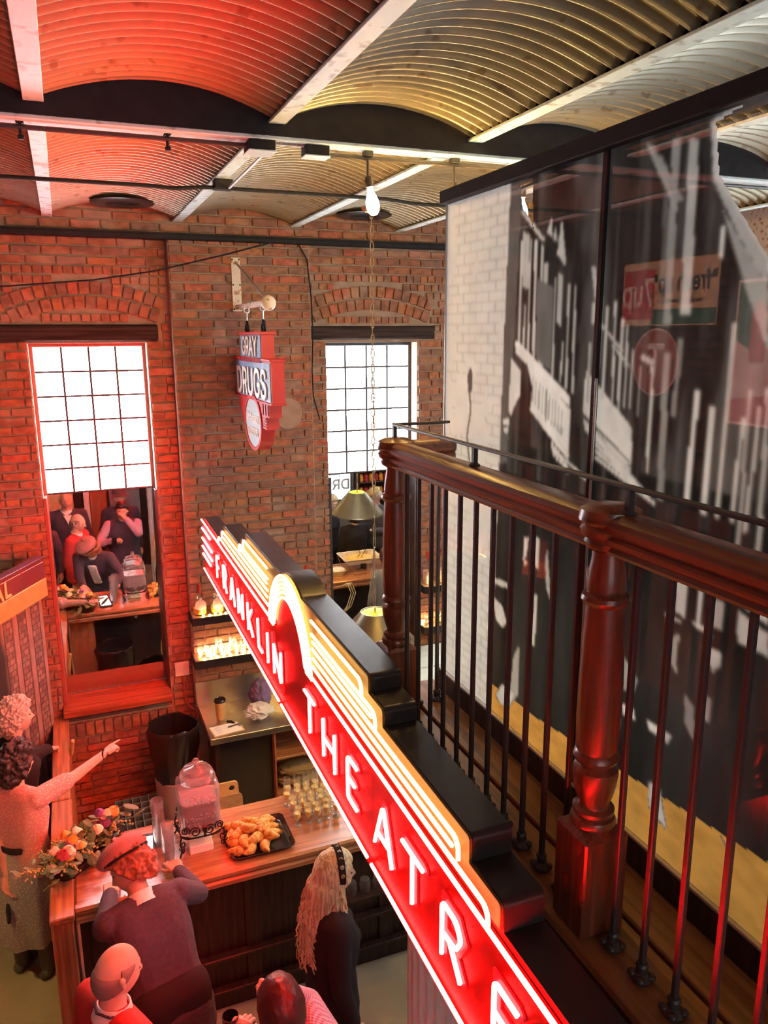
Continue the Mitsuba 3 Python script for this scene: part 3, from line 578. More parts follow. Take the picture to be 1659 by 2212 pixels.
for z, a, b in ((-1.450, 5.955, 5.575), (-1.532, 5.975, 5.51), (-1.600, 5.985, 5.515), (-1.658, 5.975, 5.60)):
    neon('speed_line_tube', [(a, z), (b, z)], .008, RED_NEON, w=.6)
    part(MS, 'speed_line_plate', sx(sg.LineString([(a + .03, z), (b - .03, z)]).buffer(.013), .007, .013), 'm_sign_red_light')
W_ = .148; Hh = .165
GL = {'F': [[(.10, 1), (0, 1), (0, 0)], [(0, .52), (.075, .52)]], 'R': [[(0, 0), (0, 1), (.085, 1), (.115, .78), (.085, .48), (0.01, .44)], [(.05, .44), (.115, 0)]],
      'A': [[(0, 0), (.072, 1), (.086, 1), (.155, 0)], [(.03, .33), (.125, .33)]], 'N': [[(0, 0), (0, 1), (.145, 0), (.145, 1)]], 'K': [[(0, 1), (0, 0)], [(.11, .95), (.01, .45), (.125, 0)]],
      'L': [[(0, 1), (0, 0), (.09, 0)]], 'I': [[(0, 1), (0, 0)]], 'T': [[(-.078, 1), (.078, 1)], [(0, 1), (0, 0)]], 'H': [[(0, 1), (0, 0)], [(.147, 1), (.147, 0)], [(0, .5), (.147, .5)]],
      'E': [[(.105, 1), (0, 1), (0, 0), (.10, 0)], [(0, .5), (.08, .5)]]}
for ch, y in [('F', 5.312), ('R', 5.057), ('A', 4.811), ('N', 4.540), ('K', 4.243), ('L', 3.970), ('I', 3.740), ('N', 3.604), ('T', 2.952), ('H', 2.751), ('E', 2.446), ('A', 2.164), ('T', 1.846), ('R', 1.640), ('E', 1.352)]:
    lines = [[(y - a, -1.662 + Hh * b) for a, b in L] for L in GL[ch]]
    plate = sg.MultiLineString(lines).buffer(.020, join_style=2, cap_style=2).union(sg.MultiLineString(lines).buffer(.016))
    key = part(MS, 'letter', sx(plate, .007, .013), 'm_sign_red_light', 25, label='letter %s with its neon tube' % ch)
    ts = []
    for L in lines:
        p = np.array([(TO, a, b) for a, b in L], float); ts.append(tube(p if len(p) == 2 else arcpts(p, .018, 4), .0072, 7))
    part(key, 'neon_tube', sgn(cat(ts)), 'm_white', 30, emit=RED_NEON, weight=1.0)
part(MS, 'wall_bracket', cat([box(.985, 1.0, y - .03, y + .03, -1.74, -1.46, .003) for y in (2.6, 1.5)]), 'm_bronze')
# a column below the sign that holds up the balcony
k = thing('column', 'pale fluted column standing below the marquee sign', 'column')
fl = sg.Polygon([((.135 - .010 * abs(math.cos(12 * t))) * math.cos(t), (.135 - .010 * abs(math.cos(12 * t))) * math.sin(t)) for t in np.linspace(0, 2 * np.pi, 240)[:-1]])
part(k, 'shaft', xf(ext(fl, 2.2), t=(1.075, 2.12, FL + .25)), 'm_white', 20); part(k, 'base', lathe([(0, 0), (.19, 0), (.19, .1), (.17, .13), (.18, .17), (.15, .22), (.14, .26), (0, .26)], 32, (1.075, 2.12, FL)), 'm_white', 30); part(k, 'capital', lathe([(0, 0), (.14, 0), (.15, .04), (.17, .08), (.18, .14), (0, .15)], 32, (1.075, 2.12, -1.955)), 'm_white', 30)

# ================================================================ hanging drugstore sign
k = thing('hanging_shop_sign', 'red and blue drugstore blade sign hanging from a white wall bracket', 'hanging sign')
DC, DF = 5.885, 1.300
fr = lambda y, z, o=0.0: ((DF - o, y, z), (0, -1, 0), (0, 0, 1))
def xs_(poly, x0, x1): return ext_x(poly, x0, x1)
hb = lambda h, z0, z1: sg.box(DC - h, z1, DC + h, z0)
el = lambda a, b, z: sa.scale(sg.Point(DC, z).buffer(1, 40), a, b)
body = hb(.35, .0, -.20).union(hb(.60, -.18, -.465)).union(hb(.50, -.46, -.572)).union(hb(.415, -.57, -.662)).union(el(.285, .21, -.648))
part(k, 'body', xs_(body, DF, DF + .092), 'm_paint_red', 30, label='red box of the sign')
part(k, 'cap_strip', cat([box(DF - .012, DF + .098, DC - .365, DC + .365, .0, .022, .003), box(DF - .012, DF + .098, DC - .615, DC - .35, -.182, -.164, .003), box(DF - .012, DF + .098, DC + .35, DC + .615, -.182, -.164, .003), box(DF - .008, DF + .10, DC - .61, DC + .61, -.478, -.464, .003)]), 'm_paint_red')
part(k, 'blue_panel', xs_(hb(.335, -.004, -.205).union(hb(.585, -.192, -.458)).difference(el(.30, .225, -.648)), DF - .006, DF + .002), 'm_blue_sign', label='blue painted front panel')
part(k, 'pinstripes', cat([box(DF - .006, DF + .001, DC - .49 + .075 * i, DC - .47 + .075 * i, -.56, -.485, .001) for i in range(3)] + [box(DF - .006, DF + .001, DC - .41, DC - .33, -.59 - .02 * i, -.582 - .02 * i, .001) for i in range(4)]), 'm_sign_red_light')
part(k, 'oval_rim', xs_(el(.287, .213, -.648).difference(el(.255, .185, -.648)), DF - .010, DF), 'm_paint_red', 30); part(k, 'oval_panel', xs_(el(.256, .186, -.648), DF - .004, DF + .002), 'm_pale_blue', label='pale blue oval panel')
for t, h, y, z, sxx in (('GRAY', .132, DC, -.146, 1.02), ('DRUGS', .198, DC - .01, -.440, 1.06)):
    part(k, 'lettering', text(t, h, .010, fr(y, z, .006), sxx), 'm_letter_white', label='raised white letters'); part(k, 'letter_shadow', text(t, h, .004, fr(y - .016, z - .004, .006), sxx), 'm_letter_dark')
part(k, 'lettering', text('PRESCRIPTIONS', .034, .006, fr(DC, -.196, .010), 1.75), 'm_paint_red', label='small red letters')
part(k, 'lettering', text('McKesson', .072, .005, fr(DC, -.645, .004), .82), 'm_letter_white', label='white script letters on the oval'); part(k, 'lettering', text('PRODUCTS', .060, .005, fr(DC, -.745, .004), .78), 'm_letter_white', label='white capital letters on the oval')
br = part(k, 'bracket', cat([box(1.303, 1.377, PIER_Y - .014, PIER_Y + .002, .185, .600, .003)]), 'm_old_white', label='worn white wall bracket')
part(br, 'arm', box(1.322, 1.358, 5.50, PIER_Y - .01, .198, .234, .003), 'm_old_white'); part(br, 'end_ball', ball((1.34, 5.45, .212), .052, sub=3), 'm_old_white', True)
part(br, 'brace', tube([(1.34, PIER_Y - .01, .565), (1.34, 5.52, .245)], .009), 'm_galv', 30)
for xx in (1.313, 1.367):
    for zz in (.2, .39, .585): part(br, 'screw_head', lathe([(0, 0), (.007, 0), (.005, .004), (0, .004)], 8).apply_transform(trimesh.transformations.translation_matrix((xx, PIER_Y - .014, zz)) @ trimesh.transformations.rotation_matrix(math.pi / 2, (1, 0, 0))), 'm_black_steel')
for y in (6.16, 5.62):
    h = part(k, 'hook', cat([tube([(1.34 + .02 * math.cos(t), y, .185 + .02 * math.sin(t)) for t in np.linspace(0, 2 * np.pi, 17)[:-1]], .006, 7, True), tube([(1.34, y, .165), (1.34, y, .085)], .0065)]), 'm_galv', 30)
    part(k, 'ring', cat([tube([(1.34 + .004 * math.sin(2 * t), y + .030 * math.cos(t), .062 + .036 * math.sin(t)) for t in np.linspace(0, 2 * np.pi, 21)[:-1]], .011, 8, True), box(1.325, 1.355, y - .02, y + .02, .018, .032, .003)]), 'm_black_steel', 30)

# ================================================================ lamps, conduits, bulbs
k = thing('conduit', 'black conduit with junction boxes running under the girder', 'conduit')
CY, CZ = 3.47, .768
part(k, 'pipe', tube([(BX[0], CY, CZ), (.80, CY, CZ)], .0095), 'm_iron', 30); part(k, 'pipe', tube([(1.05, CY, CZ - .012), (4.2, CY, CZ + .006)], .0095), 'm_iron', 30)
part(k, 'flexible_hose', cat([tube([(.90, CY - .02, CZ + .022), (1.03, CY - .02, CZ + .022)], .010)] + [tube([(.905 + .0085 * i + .0001 * j, CY - .02 + .0125 * math.cos(j * .5236), CZ + .022 + .0125 * math.sin(j * .5236)) for j in range(12)], .0025, 5, True) for i in range(15)]), 'm_galv', 30, label='ribbed metal hose between two boxes')
for x0, x1, y0, y1 in ((.785, .895, CY - .06, CY + .055), (1.03, 1.135, CY - .045, CY + .035)):
    bx_ = part(k, 'junction_box', box(x0, x1, y0, y1, CZ - .022, CZ + .06, .003), 'm_black_steel'); part(bx_, 'cover', box(x0 - .004, x1 + .004, y0 - .004, y1 + .004, CZ - .028, CZ - .023, .001), 'm_red_offset_steel')
for x in (-.075, .465): part(k, 'clamp', cat([box(x - .014, x + .014, CY - .02, CY + .02, CZ + .012, CZ + .034, .003), tube([(x, CY, CZ + .03), (x, CY, CZ - .035)], .006), box(x - .011, x + .011, CY - .011, CY + .011, CZ - .044, CZ - .028, .003), tube([(x - .028, CY, CZ + .03), (x + .028, CY, CZ + .03)], .005)]), 'm_black_steel', 25)
k = thing('cable_track', 'black cable track crossing the ceiling bay near the brick wall', 'cable')
part(k, 'cable', tube(arcpts([(-1.6, 4.66, .79), (.50, 4.66, .79), (.66, 4.66, .782), (.80, 4.66, .80), (1.9, 4.68, .80), (2.1, 4.70, .785), (3.6, 4.72, .79)], .1), .011), 'm_black_steel', 30); part(k, 'box', box(.86, .965, 4.63, 4.70, .79, .845, .004), 'm_black_steel')
part(k, 'brace_rod', tube([(.92, 3.60, .80), (.935, 4.60, .795)], .008), 'm_galv', 30)
bulb_prof = [(0, -.130), (.012, -.128), (.024, -.115), (.031, -.092), (.030, -.070), (.022, -.045), (.0135, -.028), (.0125, -.010), (0, -.008)]
for i, (x, tilt) in enumerate(((1.325, 10), (1.752, -2), (2.120, 0))):
    k = thing('pendant_bulb', ('glowing bare bulb on a short rod, leftmost of the ceiling bulbs', 'glowing bare bulb on a short rod beside the top corner of the mural', 'glowing bare bulb on a short rod hidden behind the mural top bar')[i], 'pendant lamp', 'bare ceiling bulbs')
    part(k, 'stem', cat([box(x - .02, x + .02, CY - .02, CY + .02, CZ - .004, CZ + .024, .003), tube([(x, CY, CZ), (x, CY, CZ - .085)], .006)]), 'm_iron', 25)
    M = trimesh.transformations.translation_matrix((x, CY, CZ - .082)) @ trimesh.transformations.rotation_matrix(math.radians(-tilt), (0, 1, 0))
    part(k, 'socket', lathe([(0, -.050), (.017, -.048), (.019, -.02), (.013, -.004), (0, 0)], 16).apply_transform(M), 'm_iron', 30)
    part(k, 'bulb', lathe(bulb_prof, 18).apply_transform(M @ trimesh.transformations.translation_matrix((0, 0, -.040))), 'm_white', True, emit=BULB, weight=7)
def shade_lamp(name, x, y, ztop, label, r0, r1, h, zc, links):
    k = thing(name, label, 'pendant lamp', 'metal shade lamps over the bar')
    part(k, 'shade', lathe([(r0, 0), (r1 * .985, -h + .012), (r1, -h), (r1 + .004, -h - .004), (r1, -h + .004), (r0 + .003, 0.004), (r0 - .001, .004), (r0, 0)], 40, (x, y, ztop)), 'm_shade', 30, label='bronze cone shade')
    part(k, 'shade_lining', lathe([(r1 - .004, -h + .004), (r0 - .003, -.002)], 40, (x, y, ztop)), 'm_shade_in', True, label='gilt lining of the shade')
    part(k, 'spider', cat([tube([(x - r0 * math.cos(t), y - r0 * math.sin(t), ztop - .004), (x + r0 * math.cos(t), y + r0 * math.sin(t), ztop - .004)], .0025, 5) for t in (.3, 1.35, 2.4)] + [lathe([(0, -.10), (.02, -.10), (.022, -.04), (.012, -.0), (.008, .03), (0, .032)], 12, (x, y, ztop))]), 'm_brass', 30)
    part(k, 'bulb', ball((x, y, ztop - .150), .032, sub=2), 'm_white', True, emit=SHADE_BULB, weight=8)
    z = ztop + .03; i = 0; ch = []
    while z < zc:
        if z < ztop + links: L, ring = (.175, True) if i % 2 == 0 else (.05, True)
        else: L, ring = .052, True
        c = z + L / 2; w = .0075 if L > .1 else .011; dirn = (1, 0) if i % 2 == 0 else (.35, .94)
        ch.append(tube([(x + dirn[0] * w * math.cos(t), y + dirn[1] * w * math.cos(t), c + (L / 2 + .004) * np.sign(math.sin(t)) * abs(math.sin(t)) ** .6) for t in np.linspace(0, 2 * np.pi, 15)[:-1]], .0028, 5, True))
        z += L - .004; i += 1
    part(k, 'chain', cat(ch), 'm_chain', 30, kind='stuff', label='long brass link chain'); part(k, 'cord', tube([(x + .008 * math.sin(z * 9), y + .006, z) for z in np.arange(ztop + .03, zc + .02, .06)], .002, 5), 'm_chain', 30)
    part(k, 'canopy', lathe([(0, 0), (.012, .002), (.018, .012), (.045, .016), (.062, .030), (.066, .044), (.055, .05), (.03, .075), (.03, .15), (0, .15)], 28, (x, y, zc)), 'm_brass', 30, label='round brass ceiling canopy')
shade_lamp('shade_lamp', 1.885, 4.88, -1.915, 'bronze cone lamp on a long chain, just left of the far newel post', .100, .32, .257, .735, .75)
shade_lamp('shade_lamp', 3.12, 5.00, -1.94, 'bronze cone lamp seen in the right mirror above the food pans', .100, .315, .25, .735, .5)
# thin cables looped below the ledge
solo('cable', tube([(-1.5, 6.36, .36), (-.8, 6.36, .335), (-.35, 6.36, .345), (.25, 6.37, .40), (.7, 6.38, .475), (1.2, 6.40, .60), (1.62, 6.41, .715)], .0065, 6), 'm_black_cloth', 'thin black cable drooping across the top of the brick wall', 'cable', 30)
solo('cable', tube([(1.86, 6.48, .72), (1.93, 6.48, .60), (1.955, 6.47, .3), (1.965, 6.48, 0), (1.95, 6.48, -.30), (1.955, 6.48, -.52), (2.02, 6.52, -.72)], .0055, 6), 'm_black_cloth', 'thin black cable hanging down beside the right window', 'cable', 30)
# round ceiling vents
for x in (.49, 2.33):
    kk = thing('ceiling_vent', 'round metal vent in the vault above the ' + ('left' if x < 1 else 'right') + ' window', 'ceiling vent')
    part(kk, 'ring', lathe([(.115, .0), (.15, -.014), (.20, -.012), (.225, 0), (.21, .014), (.115, .03), (.115, 0)], 36, (x, 6.20, .925)), 'm_bronze', 30); part(kk, 'grille', lathe([(0, .004), (.115, .004), (.115, .03), (0, .03)], 36, (x, 6.20, .925)), 'm_black_steel')
# street windows of the upper floor, behind the viewer: daylight for beams and vaults
k = thing('street_window', 'tall bright street windows of the upper floor behind the viewer', 'window', kind='structure')
for x in (-2.2, -.7, .8, 2.3): part(k, 'pane', box(x - .6, x + .6, -3.62, -3.60, -1.1, .75, 0), 'm_white', emit=STREET_WINDOW, weight=3)

k = thing('added_backlight', 'tall bright panels added to backlight the glass mural from its far side', 'window', kind='structure')
for y in (2.0, 3.3): part(k, 'pane', box(5.56, 5.58, y - .5, y + .5, -1.3, .30, 0), 'm_white', emit=ADDED_BACKLIGHT, weight=6)  # added glowing panels, standing in for an unknown source behind the print

# ================================================================ floor, side walls, bar
put('floor', box(-1.62, 5.6, -3.7, 7.0, FL - .05, FL, 0), 'm_floor'); tag('floor', 'worn tan concrete floor of the bar room', 'floor', None, 'structure')
LX = -1.60
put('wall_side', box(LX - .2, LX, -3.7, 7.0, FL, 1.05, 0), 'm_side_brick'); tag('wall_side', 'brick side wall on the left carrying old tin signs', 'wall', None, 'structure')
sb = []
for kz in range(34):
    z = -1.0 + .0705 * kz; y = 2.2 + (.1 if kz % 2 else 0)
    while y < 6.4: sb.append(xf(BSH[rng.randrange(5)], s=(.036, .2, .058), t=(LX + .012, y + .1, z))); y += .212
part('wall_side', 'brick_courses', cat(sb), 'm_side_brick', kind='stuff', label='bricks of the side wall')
put('wall_screen_side', box(5.6, 5.7, -3.7, 7.0, FL, 1.05, 0), 'm_old_white'); tag('wall_screen_side', 'pale plaster side wall behind the glass mural', 'wall', None, 'structure')
def slab_frame(y, z, o=0.0): return ((LX + .03 + o, y, z), (0, 1, 0), (0, 0, 1))
k = thing('tin_sign', 'cream soft drink tin sign mirrored in the glossy mural', 'tin sign')
part(k, 'plate', box(LX + .02, LX + .035, 4.34, 5.36, .05, .53, .003), 'm_sign_cream'); part(k, 'green_band', box(LX + .035, LX + .037, 4.345, 5.0, .06, .17, 0), mat('m_green', (.03, .17, .09), .5)); part(k, 'red_panel', box(LX + .036, LX + .040, 4.99, 5.34, .10, .47, .001), 'm_paint_red')
part(k, 'lettering', text('"fresh up"', .125, .003, slab_frame(4.68, .30, .007), .80), 'm_letter_dark', label='dark lettering fresh up'); part(k, 'lettering', text('You Like it... It Likes You', .028, .003, slab_frame(4.68, .215, .007), .9), 'm_letter_dark'); part(k, 'lettering', text('7up', .20, .003, slab_frame(5.165, .20, .011), .75), 'm_letter_white', label='white slanted lettering on red')
k = thing('tin_sign', 'round tin sign with a letter T mirrored in the mural below the cream sign', 'tin sign')
rd = lambda r, o, h: tm(*(lambda v, f: (np.stack([v[:, 2] + LX + .02 + o, v[:, 0] + 4.93, v[:, 1] - .225], 1), f))(*(lambda m: (np.asarray(m.vertices), np.asarray(m.faces)))(ext(sg.Point(0, 0).buffer(r, 32), h))))
part(k, 'plate', rd(.26, 0, .012), 'm_frame_red'); part(k, 'rim', tube([(LX + .034, 4.93 + .25 * math.cos(t), -.225 + .25 * math.sin(t)) for t in np.linspace(0, 6.283, 41)[:-1]], .006, 6, True), 'm_letter_white', 30); part(k, 'lettering', text('T', .26, .004, slab_frame(4.93, -.35, .002), .9), 'm_letter_white')
k = thing('tin_sign', 'green and white bottle tin sign mirrored at the near end of the mural', 'tin sign')
part(k, 'plate', box(LX + .02, LX + .032, 3.72, 4.17, -.62, .34, .003), 'm_white'); part(k, 'green_field', ext_x([(3.74, .32), (4.15, .32), (4.15, -.05), (3.95, -.16), (3.74, .10)], LX + .032, LX + .034), 'm_green'); part(k, 'bottle_print', ext_x([(3.90, .12), (3.94, .20), (3.99, .20), (4.03, .12), (4.02, -.2), (3.91, -.2)], LX + .034, LX + .036), 'm_paint_red'); part(k, 'red_field', ext_x([(3.74, -.60), (4.15, -.60), (4.15, -.45), (3.74, -.40)], LX + .032, LX + .034), 'm_paint_red')
k = thing('name_board', 'long black board with red letters on the side wall, mirrored behind the railing', 'sign board')
part(k, 'board', box(LX + .02, LX + .045, 4.9, 6.5, -2.12, -1.80, .004), 'm_black_plastic')
for ch, y in zip('COLONY', (5.10, 5.35, 5.60, 5.85, 6.10, 6.33)): part(k, 'letter', text(ch, .15, .006, slab_frame(y, -2.04, .016), 1.0, False), 'm_paint_red', label='red letter ' + ch)
# ---- the angled panel at far left: burgundy and gold board over a printed stone tower
dA = np.array([-math.sin(math.radians(28)), -math.cos(math.radians(28))]); nA = np.array([dA[1] * -1, dA[0]]) * -1; nA = np.array([.8829, -.4695]) if nA[0] < 0 else nA
nA = np.array([math.cos(math.radians(28)), -math.sin(math.radians(28))])
PA = np.array([-.42, 6.35])
def ang(m): # local (s along toward the viewer, o out of the face, z)
    v = np.asarray(m.vertices); p = PA + v[:, :1] * dA + v[:, 1:2] * nA; return trimesh.Trimesh(np.column_stack([p, v[:, 2]]), m.faces if (dA[0] * nA[1] - dA[1] * nA[0]) > 0 else np.asarray(m.faces)[:, ::-1], process=False)
k = thing('photo_panel', 'angled panel with burgundy and gold board above a printed stone tower', 'display panel')
def tower(p, n, uv):
    s = (p.x + .42) * dA[0] + (p.y - 6.35) * dA[1]
    zz = p.z; brow = dr.floor(zz / .048); cc = s / .062 + .5 * (brow - 2 * dr.floor(brow / 2))
    j = dr.maximum(smoothstep(.36, .5, dr.abs(zz / .048 - brow - .5)), smoothstep(.38, .5, dr.abs(cc - dr.floor(cc) - .5)))
    rnd = cell_rand(dr.floor(cc), brow, 3); f = fbm(p.x * 12, p.y * 12, zz * 12, 3)
    st = mix((.30, .23, .185), (.10, .08, .066), f * .6 + rnd * .6); rough_ = mix(st, (.07, .05, .045), j)
    bays = dr.sin(s * 34 + 1.1); pil = smoothstep(.25, .45, bays); smooth_ = mix((.33, .26, .215), (.17, .13, .11), fbm(s * 22, zz * 9, 0, 4))
    c = mix(rough_, smooth_, pil); edge = smoothstep(.16, .24, dr.abs(bays - .35)) ; c = mix(mix(c, (.05, .04, .04), .8), c, edge)
    return mix(c, (.02, .018, .02), smoothstep(.30, .40, s + .10 * fbm(zz * 3, 1, 2, 2) - .06))
mat('m_tower', proc(tower), .6)
part(k, 'printed_panel', ang(box(-.185, 1.1, -.02, .0, FL, -1.72, .002)), 'm_tower', label='printed picture of a stone tower')
part(k, 'gold_board', ang(box(-.2, 1.15, -.01, .055, -2.015, -1.868, .004)), 'm_gold_board', label='gold board'); part(k, 'header', ang(ext_y([(-.2, -1.866), (1.15, -1.866), (1.15, -1.70), (-.2, -1.70)], -.02, .045)), 'm_burgundy', label='burgundy board')
part(k, 'cap', ang(box(-.205, 1.15, -.02, .06, -1.702, -1.690, .002)), 'm_burgundy'); part(k, 'trim_line', ang(box(-.185, 1.1, .045, .048, -1.735, -1.731, 0)), 'm_old_white')
v3 = lambda s, o, z: np.append(PA + s * dA + o * nA, z)
for i, (ch, s) in enumerate((('L', .315), ('A', .43), ('I', .53))): part(k, 'letter', text(ch, .115, .008, (v3(s, .047, -1.855), np.append(-dA, 0), (0, 0, 1)), 1.0), 'm_gold_letter', label='gold letter ' + ch)
# ---- the bar
BT = -3.13
k = thing('bar_counter', 'long glossy red brown wooden bar counter with a dark panelled front', 'bar counter')
top = part(k, 'counter_top', box(-.21, 5.2, 4.17, 4.77, BT - .035, BT, .010), 'm_bar_wood', label='varnished wooden counter top')
prof = [(0, 0), (-.03, -.002), (-.045, -.014), (-.045, -.034), (-.030, -.045), (-.030, -.058), (-.042, -.070), (-.042, -.095), (-.02, -.112), (0, -.115)]
mold = ext_x([(4.185 + a, BT + b) for a, b in prof], -.21, 5.2); part(top, 'edge_molding', mold, 'm_bar_wood', 30)
part(top, 'edge_molding', ext_x([(4.755 - a, BT + b) for a, b in prof], -.21, 5.2), 'm_bar_wood', 30)
part(k, 'front_panel', box(-.20, 5.2, 4.26, 4.30, FL, BT - .10, .003), 'm_dark_wood'); part(k, 'back_panel', box(.06, 5.2, 4.66, 4.68, FL, BT - .10, .003), 'm_black_plastic')
for z in (-3.78, -4.02): part(k, 'foot_rail', box(-.2, 5.2, 4.20, 4.26, z - .03, z, .006), 'm_dark_wood')
for i in range(6): part(k, 'front_stile', box(-.15 + .9 * i, -.05 + .9 * i, 4.245, 4.262, FL + .12, BT - .12, .004), 'm_dark_wood')
part(k, 'end_panel', box(-.20, .06, 4.62, 4.68, FL, BT - .05, .004), 'm_post_red'); part(k, 'drawer_pull', box(.50, .53, 4.68, 4.70, BT - .17, BT - .14, .004), 'm_white')
k = thing('bar_side_rail', 'narrow red wooden cap rail and post running from the bar to the wall', 'bar rail')
part(k, 'cap', box(-.345, -.215, 4.09, 5.30, BT - .03, BT + .008, .006), 'm_bar_wood_y'); part(k, 'cap', box(-.345, -.225, 5.31, 6.60, BT - .03, BT + .010, .006), 'm_bar_wood_y'); part(k, 'post', box(-.340, -.225, 4.10, 4.20, FL, BT - .03, .006), 'm_post_red')
part(k, 'side_panel', box(-.262, -.232, 4.2, 6.58, FL, BT - .03, .004), 'm_post_red'); part(k, 'handle', cat([tube([(-.215, 6.06, BT - .06), (-.195, 6.0, BT + .075)], .017), ball((-.195, 6.0, BT + .075), .018)]), 'm_tan', 30, label='pale wooden handle')
# ---- steel back counter with things on it
SZ = -3.19
k = thing('steel_counter', 'stainless steel work counter below the shelves', 'work counter')
part(k, 'top', box(.83, 3.6, 5.86, 6.50, SZ - .055, SZ, .004), 'm_steel', label='stainless top'); part(k, 'backsplash', box(.815, 3.6, 6.47, 6.495, SZ, -2.955, .003), 'm_steel'); part(k, 'leg', box(.87, .91, 5.92, 5.96, FL, SZ - .055, .004), 'm_dark_wood')
part(k, 'cabinet', box(.90, 1.36, 5.98, 6.48, FL, SZ - .06, .004), 'm_black_plastic')
u = part(k, 'open_shelf', box(1.36, 1.375, 5.90, 6.45, FL, SZ - .06, .003), 'm_post_red', label='open wooden shelf unit')
for z in (-3.50, -3.86): part(u, 'board', box(1.375, 2.2, 5.90, 6.45, z - .02, z, .003), 'm_bar_wood')
k = thing('tumbler', 'wood grained tumbler with a black lid on the steel counter', 'tumbler')
part(k, 'cup', lathe([(0, 0), (.034, 0), (.036, .01), (.046, .16), (0, .16)], 24, (.975, 6.19, SZ)), 'm_tan', 30); part(k, 'lid', lathe([(0, .16), (.048, .16), (.049, .175), (.044, .185), (.04, .178), (0, .178)], 24, (.975, 6.19, SZ)), 'm_black_plastic', 30)
k = thing('clipboard', 'clipboard with white paper at the left end of the steel counter', 'clipboard')
cb = lambda m: xf(m, rz=7, t=(.985, 5.985, SZ)); part(k, 'board', cb(box(-.13, .13, -.085, .085, 0, .006, .002)), 'm_tan'); part(k, 'paper', cb(box(-.12, .115, -.08, .08, .006, .009, .001)), 'm_paper'); part(k, 'clip', cb(box(.10, .13, -.03, .03, .006, .016, .002)), 'm_galv')
part(k, 'printed_lines', cb(cat([box(-.10, -.045, -.06 + .02 * i, -.054 + .02 * i, .009, .0095, 0) for i in range(6)])), 'm_galv')
solo('pen', tube([(1.0, 5.99, SZ + .016), (1.115, 6.02, SZ + .016)], .005, 6), 'm_black_plastic', 'black pen lying across the clipboard', 'pen', 30)
solo('corkscrew', cat([tube([(1.01, 6.10, SZ + .012), (1.06, 6.05, SZ + .014)], .010, 6), tube([(1.015, 6.12, SZ + .01), (1.05, 6.09, SZ + .01)], .006, 6)]), 'm_black_plastic', 'black corkscrew between tumbler and clipboard', 'corkscrew', 30)
def crumple(c, r, s, seed, amp=.35, sub=4):
    m = trimesh.creation.icosphere(subdivisions=sub); v = np.asarray(m.vertices); d = 1 + amp * (np.abs(meshkit.fbm(v * 2.2 + 7, 4, seed) - .5) * 2 - .35)
    return xf(tm(v * d[:, None], m.faces), s=np.array(s) * r, t=c)
mat('m_plastic_bag', (.62, .58, .55), .25, spec=.6); mat('m_purple', (.16, .11, .26), .7)
k = thing('plastic_bag', 'crumpled clear plastic bag with a purple cloth on the steel counter', 'plastic bag')
part(k, 'film', crumple((1.27, 6.05, SZ + .082), .12, (1, .9, .55), 4, .6, 5), 'm_plastic_bag', True); part(k, 'cloth', crumple((1.33, 6.22, SZ + .155), .13, (.75, .8, 1.15), 9, .3), 'm_purple', True)
for i, (x, z) in enumerate(((1.60, -3.86), (1.61, -3.765))): solo('folded_cloth', crumple((x, 6.06, z + .062), .17, (1.15, .75, .30), 3 + i, .3, 4), 'm_canvas', ('lower' if i == 0 else 'upper') + ' folded tan canvas cloth on the shelf under the steel counter', 'cloth', True)
k = thing('cutting_board', 'tan board with a hand hole leaning behind the drink dispenser', 'cutting board')
hole = sg.box(-.12, 0, .12, .42).buffer(-.03).buffer(.03).difference(sg.Point(.07, .37).buffer(.022)); part(k, 'board', xf(ext_y(hole, 0, .02), rx=-12, t=(.83, 5.30, -3.72)), 'm_tan')
part(k, 'lower_board', xf(ext_y(sg.box(-.11, 0, .13, .33).buffer(-.03).buffer(.03), -.024, -.004), rx=-12, t=(.84, 5.30, -3.72)), 'm_canvas')
solo('stool', cat([box(.66, .98, 5.14, 5.40, -3.745, -3.72, .006)] + [box(x - .02, x + .02, y - .02, y + .02, FL, -3.745, .004) for x in (.69, .95) for y in (5.18, 5.36)]), 'm_dark_wood', 'low dark stool behind the bar under the leaning boards', 'stool')
k = thing('wall_outlet', 'white four socket outlet plate on the pier', 'outlet'); part(k, 'plate', box(.668, .79, PIER_Y + .105 - .0, PIER_Y + .118, -2.93, -2.80, .003), 'm_white'); [part(k, 'socket', box(x - .018, x + .018, PIER_Y + .103, PIER_Y + .106, z - .018, z + .018, .001), 'm_paper') for x in (.70, .757) for z in (-2.837, -2.893)]
solo('hose', tube(arcpts([(.735, 6.60, -2.93), (.735, 6.59, -3.16), (.80, 6.56, -3.26), (1.0, 6.50, -3.28)], .08, 6), .008), 'm_frame_red', 'red hose curving from the outlet down to the steel counter', 'hose', 30)
# trash bin with liner
k = thing('trash_bin', 'grey trash bin with a black plastic liner below the left window', 'trash bin')
bp = lambda a, b: sg.box(-a, -b, a, b).buffer(-.04).buffer(.04)
part(k, 'bin', xf(lathe([(0, 0), (.15, 0), (.175, .55), (.165, .55), (.14, .02), (0, .02)], 28), t=(.58, 6.23, FL)), mat('m_bin', (.32, .31, .31), .5), 30)
m = lathe([(.165, .25), (.172, .36), (.20, .50), (.205, .66), (.196, .705), (.185, .70), (.178, .50), (.16, .34), (0, .32)], 72); v = np.asarray(m.vertices).copy(); rr = meshkit.fbm(v * np.array([13, 13, 9]), 4, 3) - .5; v[:, :2] *= (1 + .42 * rr)[:, None]; v[:, 2] += .07 * (meshkit.fbm(v * 8, 3, 8) - .5)
part(k, 'liner', xf(tm(v, m.faces), t=(.58, 6.23, FL + .32)), 'm_black_plastic', True, label='black plastic liner'); 
k = thing('trash_bin', 'trash bin with a black liner behind the bar, seen in the left mirror', 'trash bin')
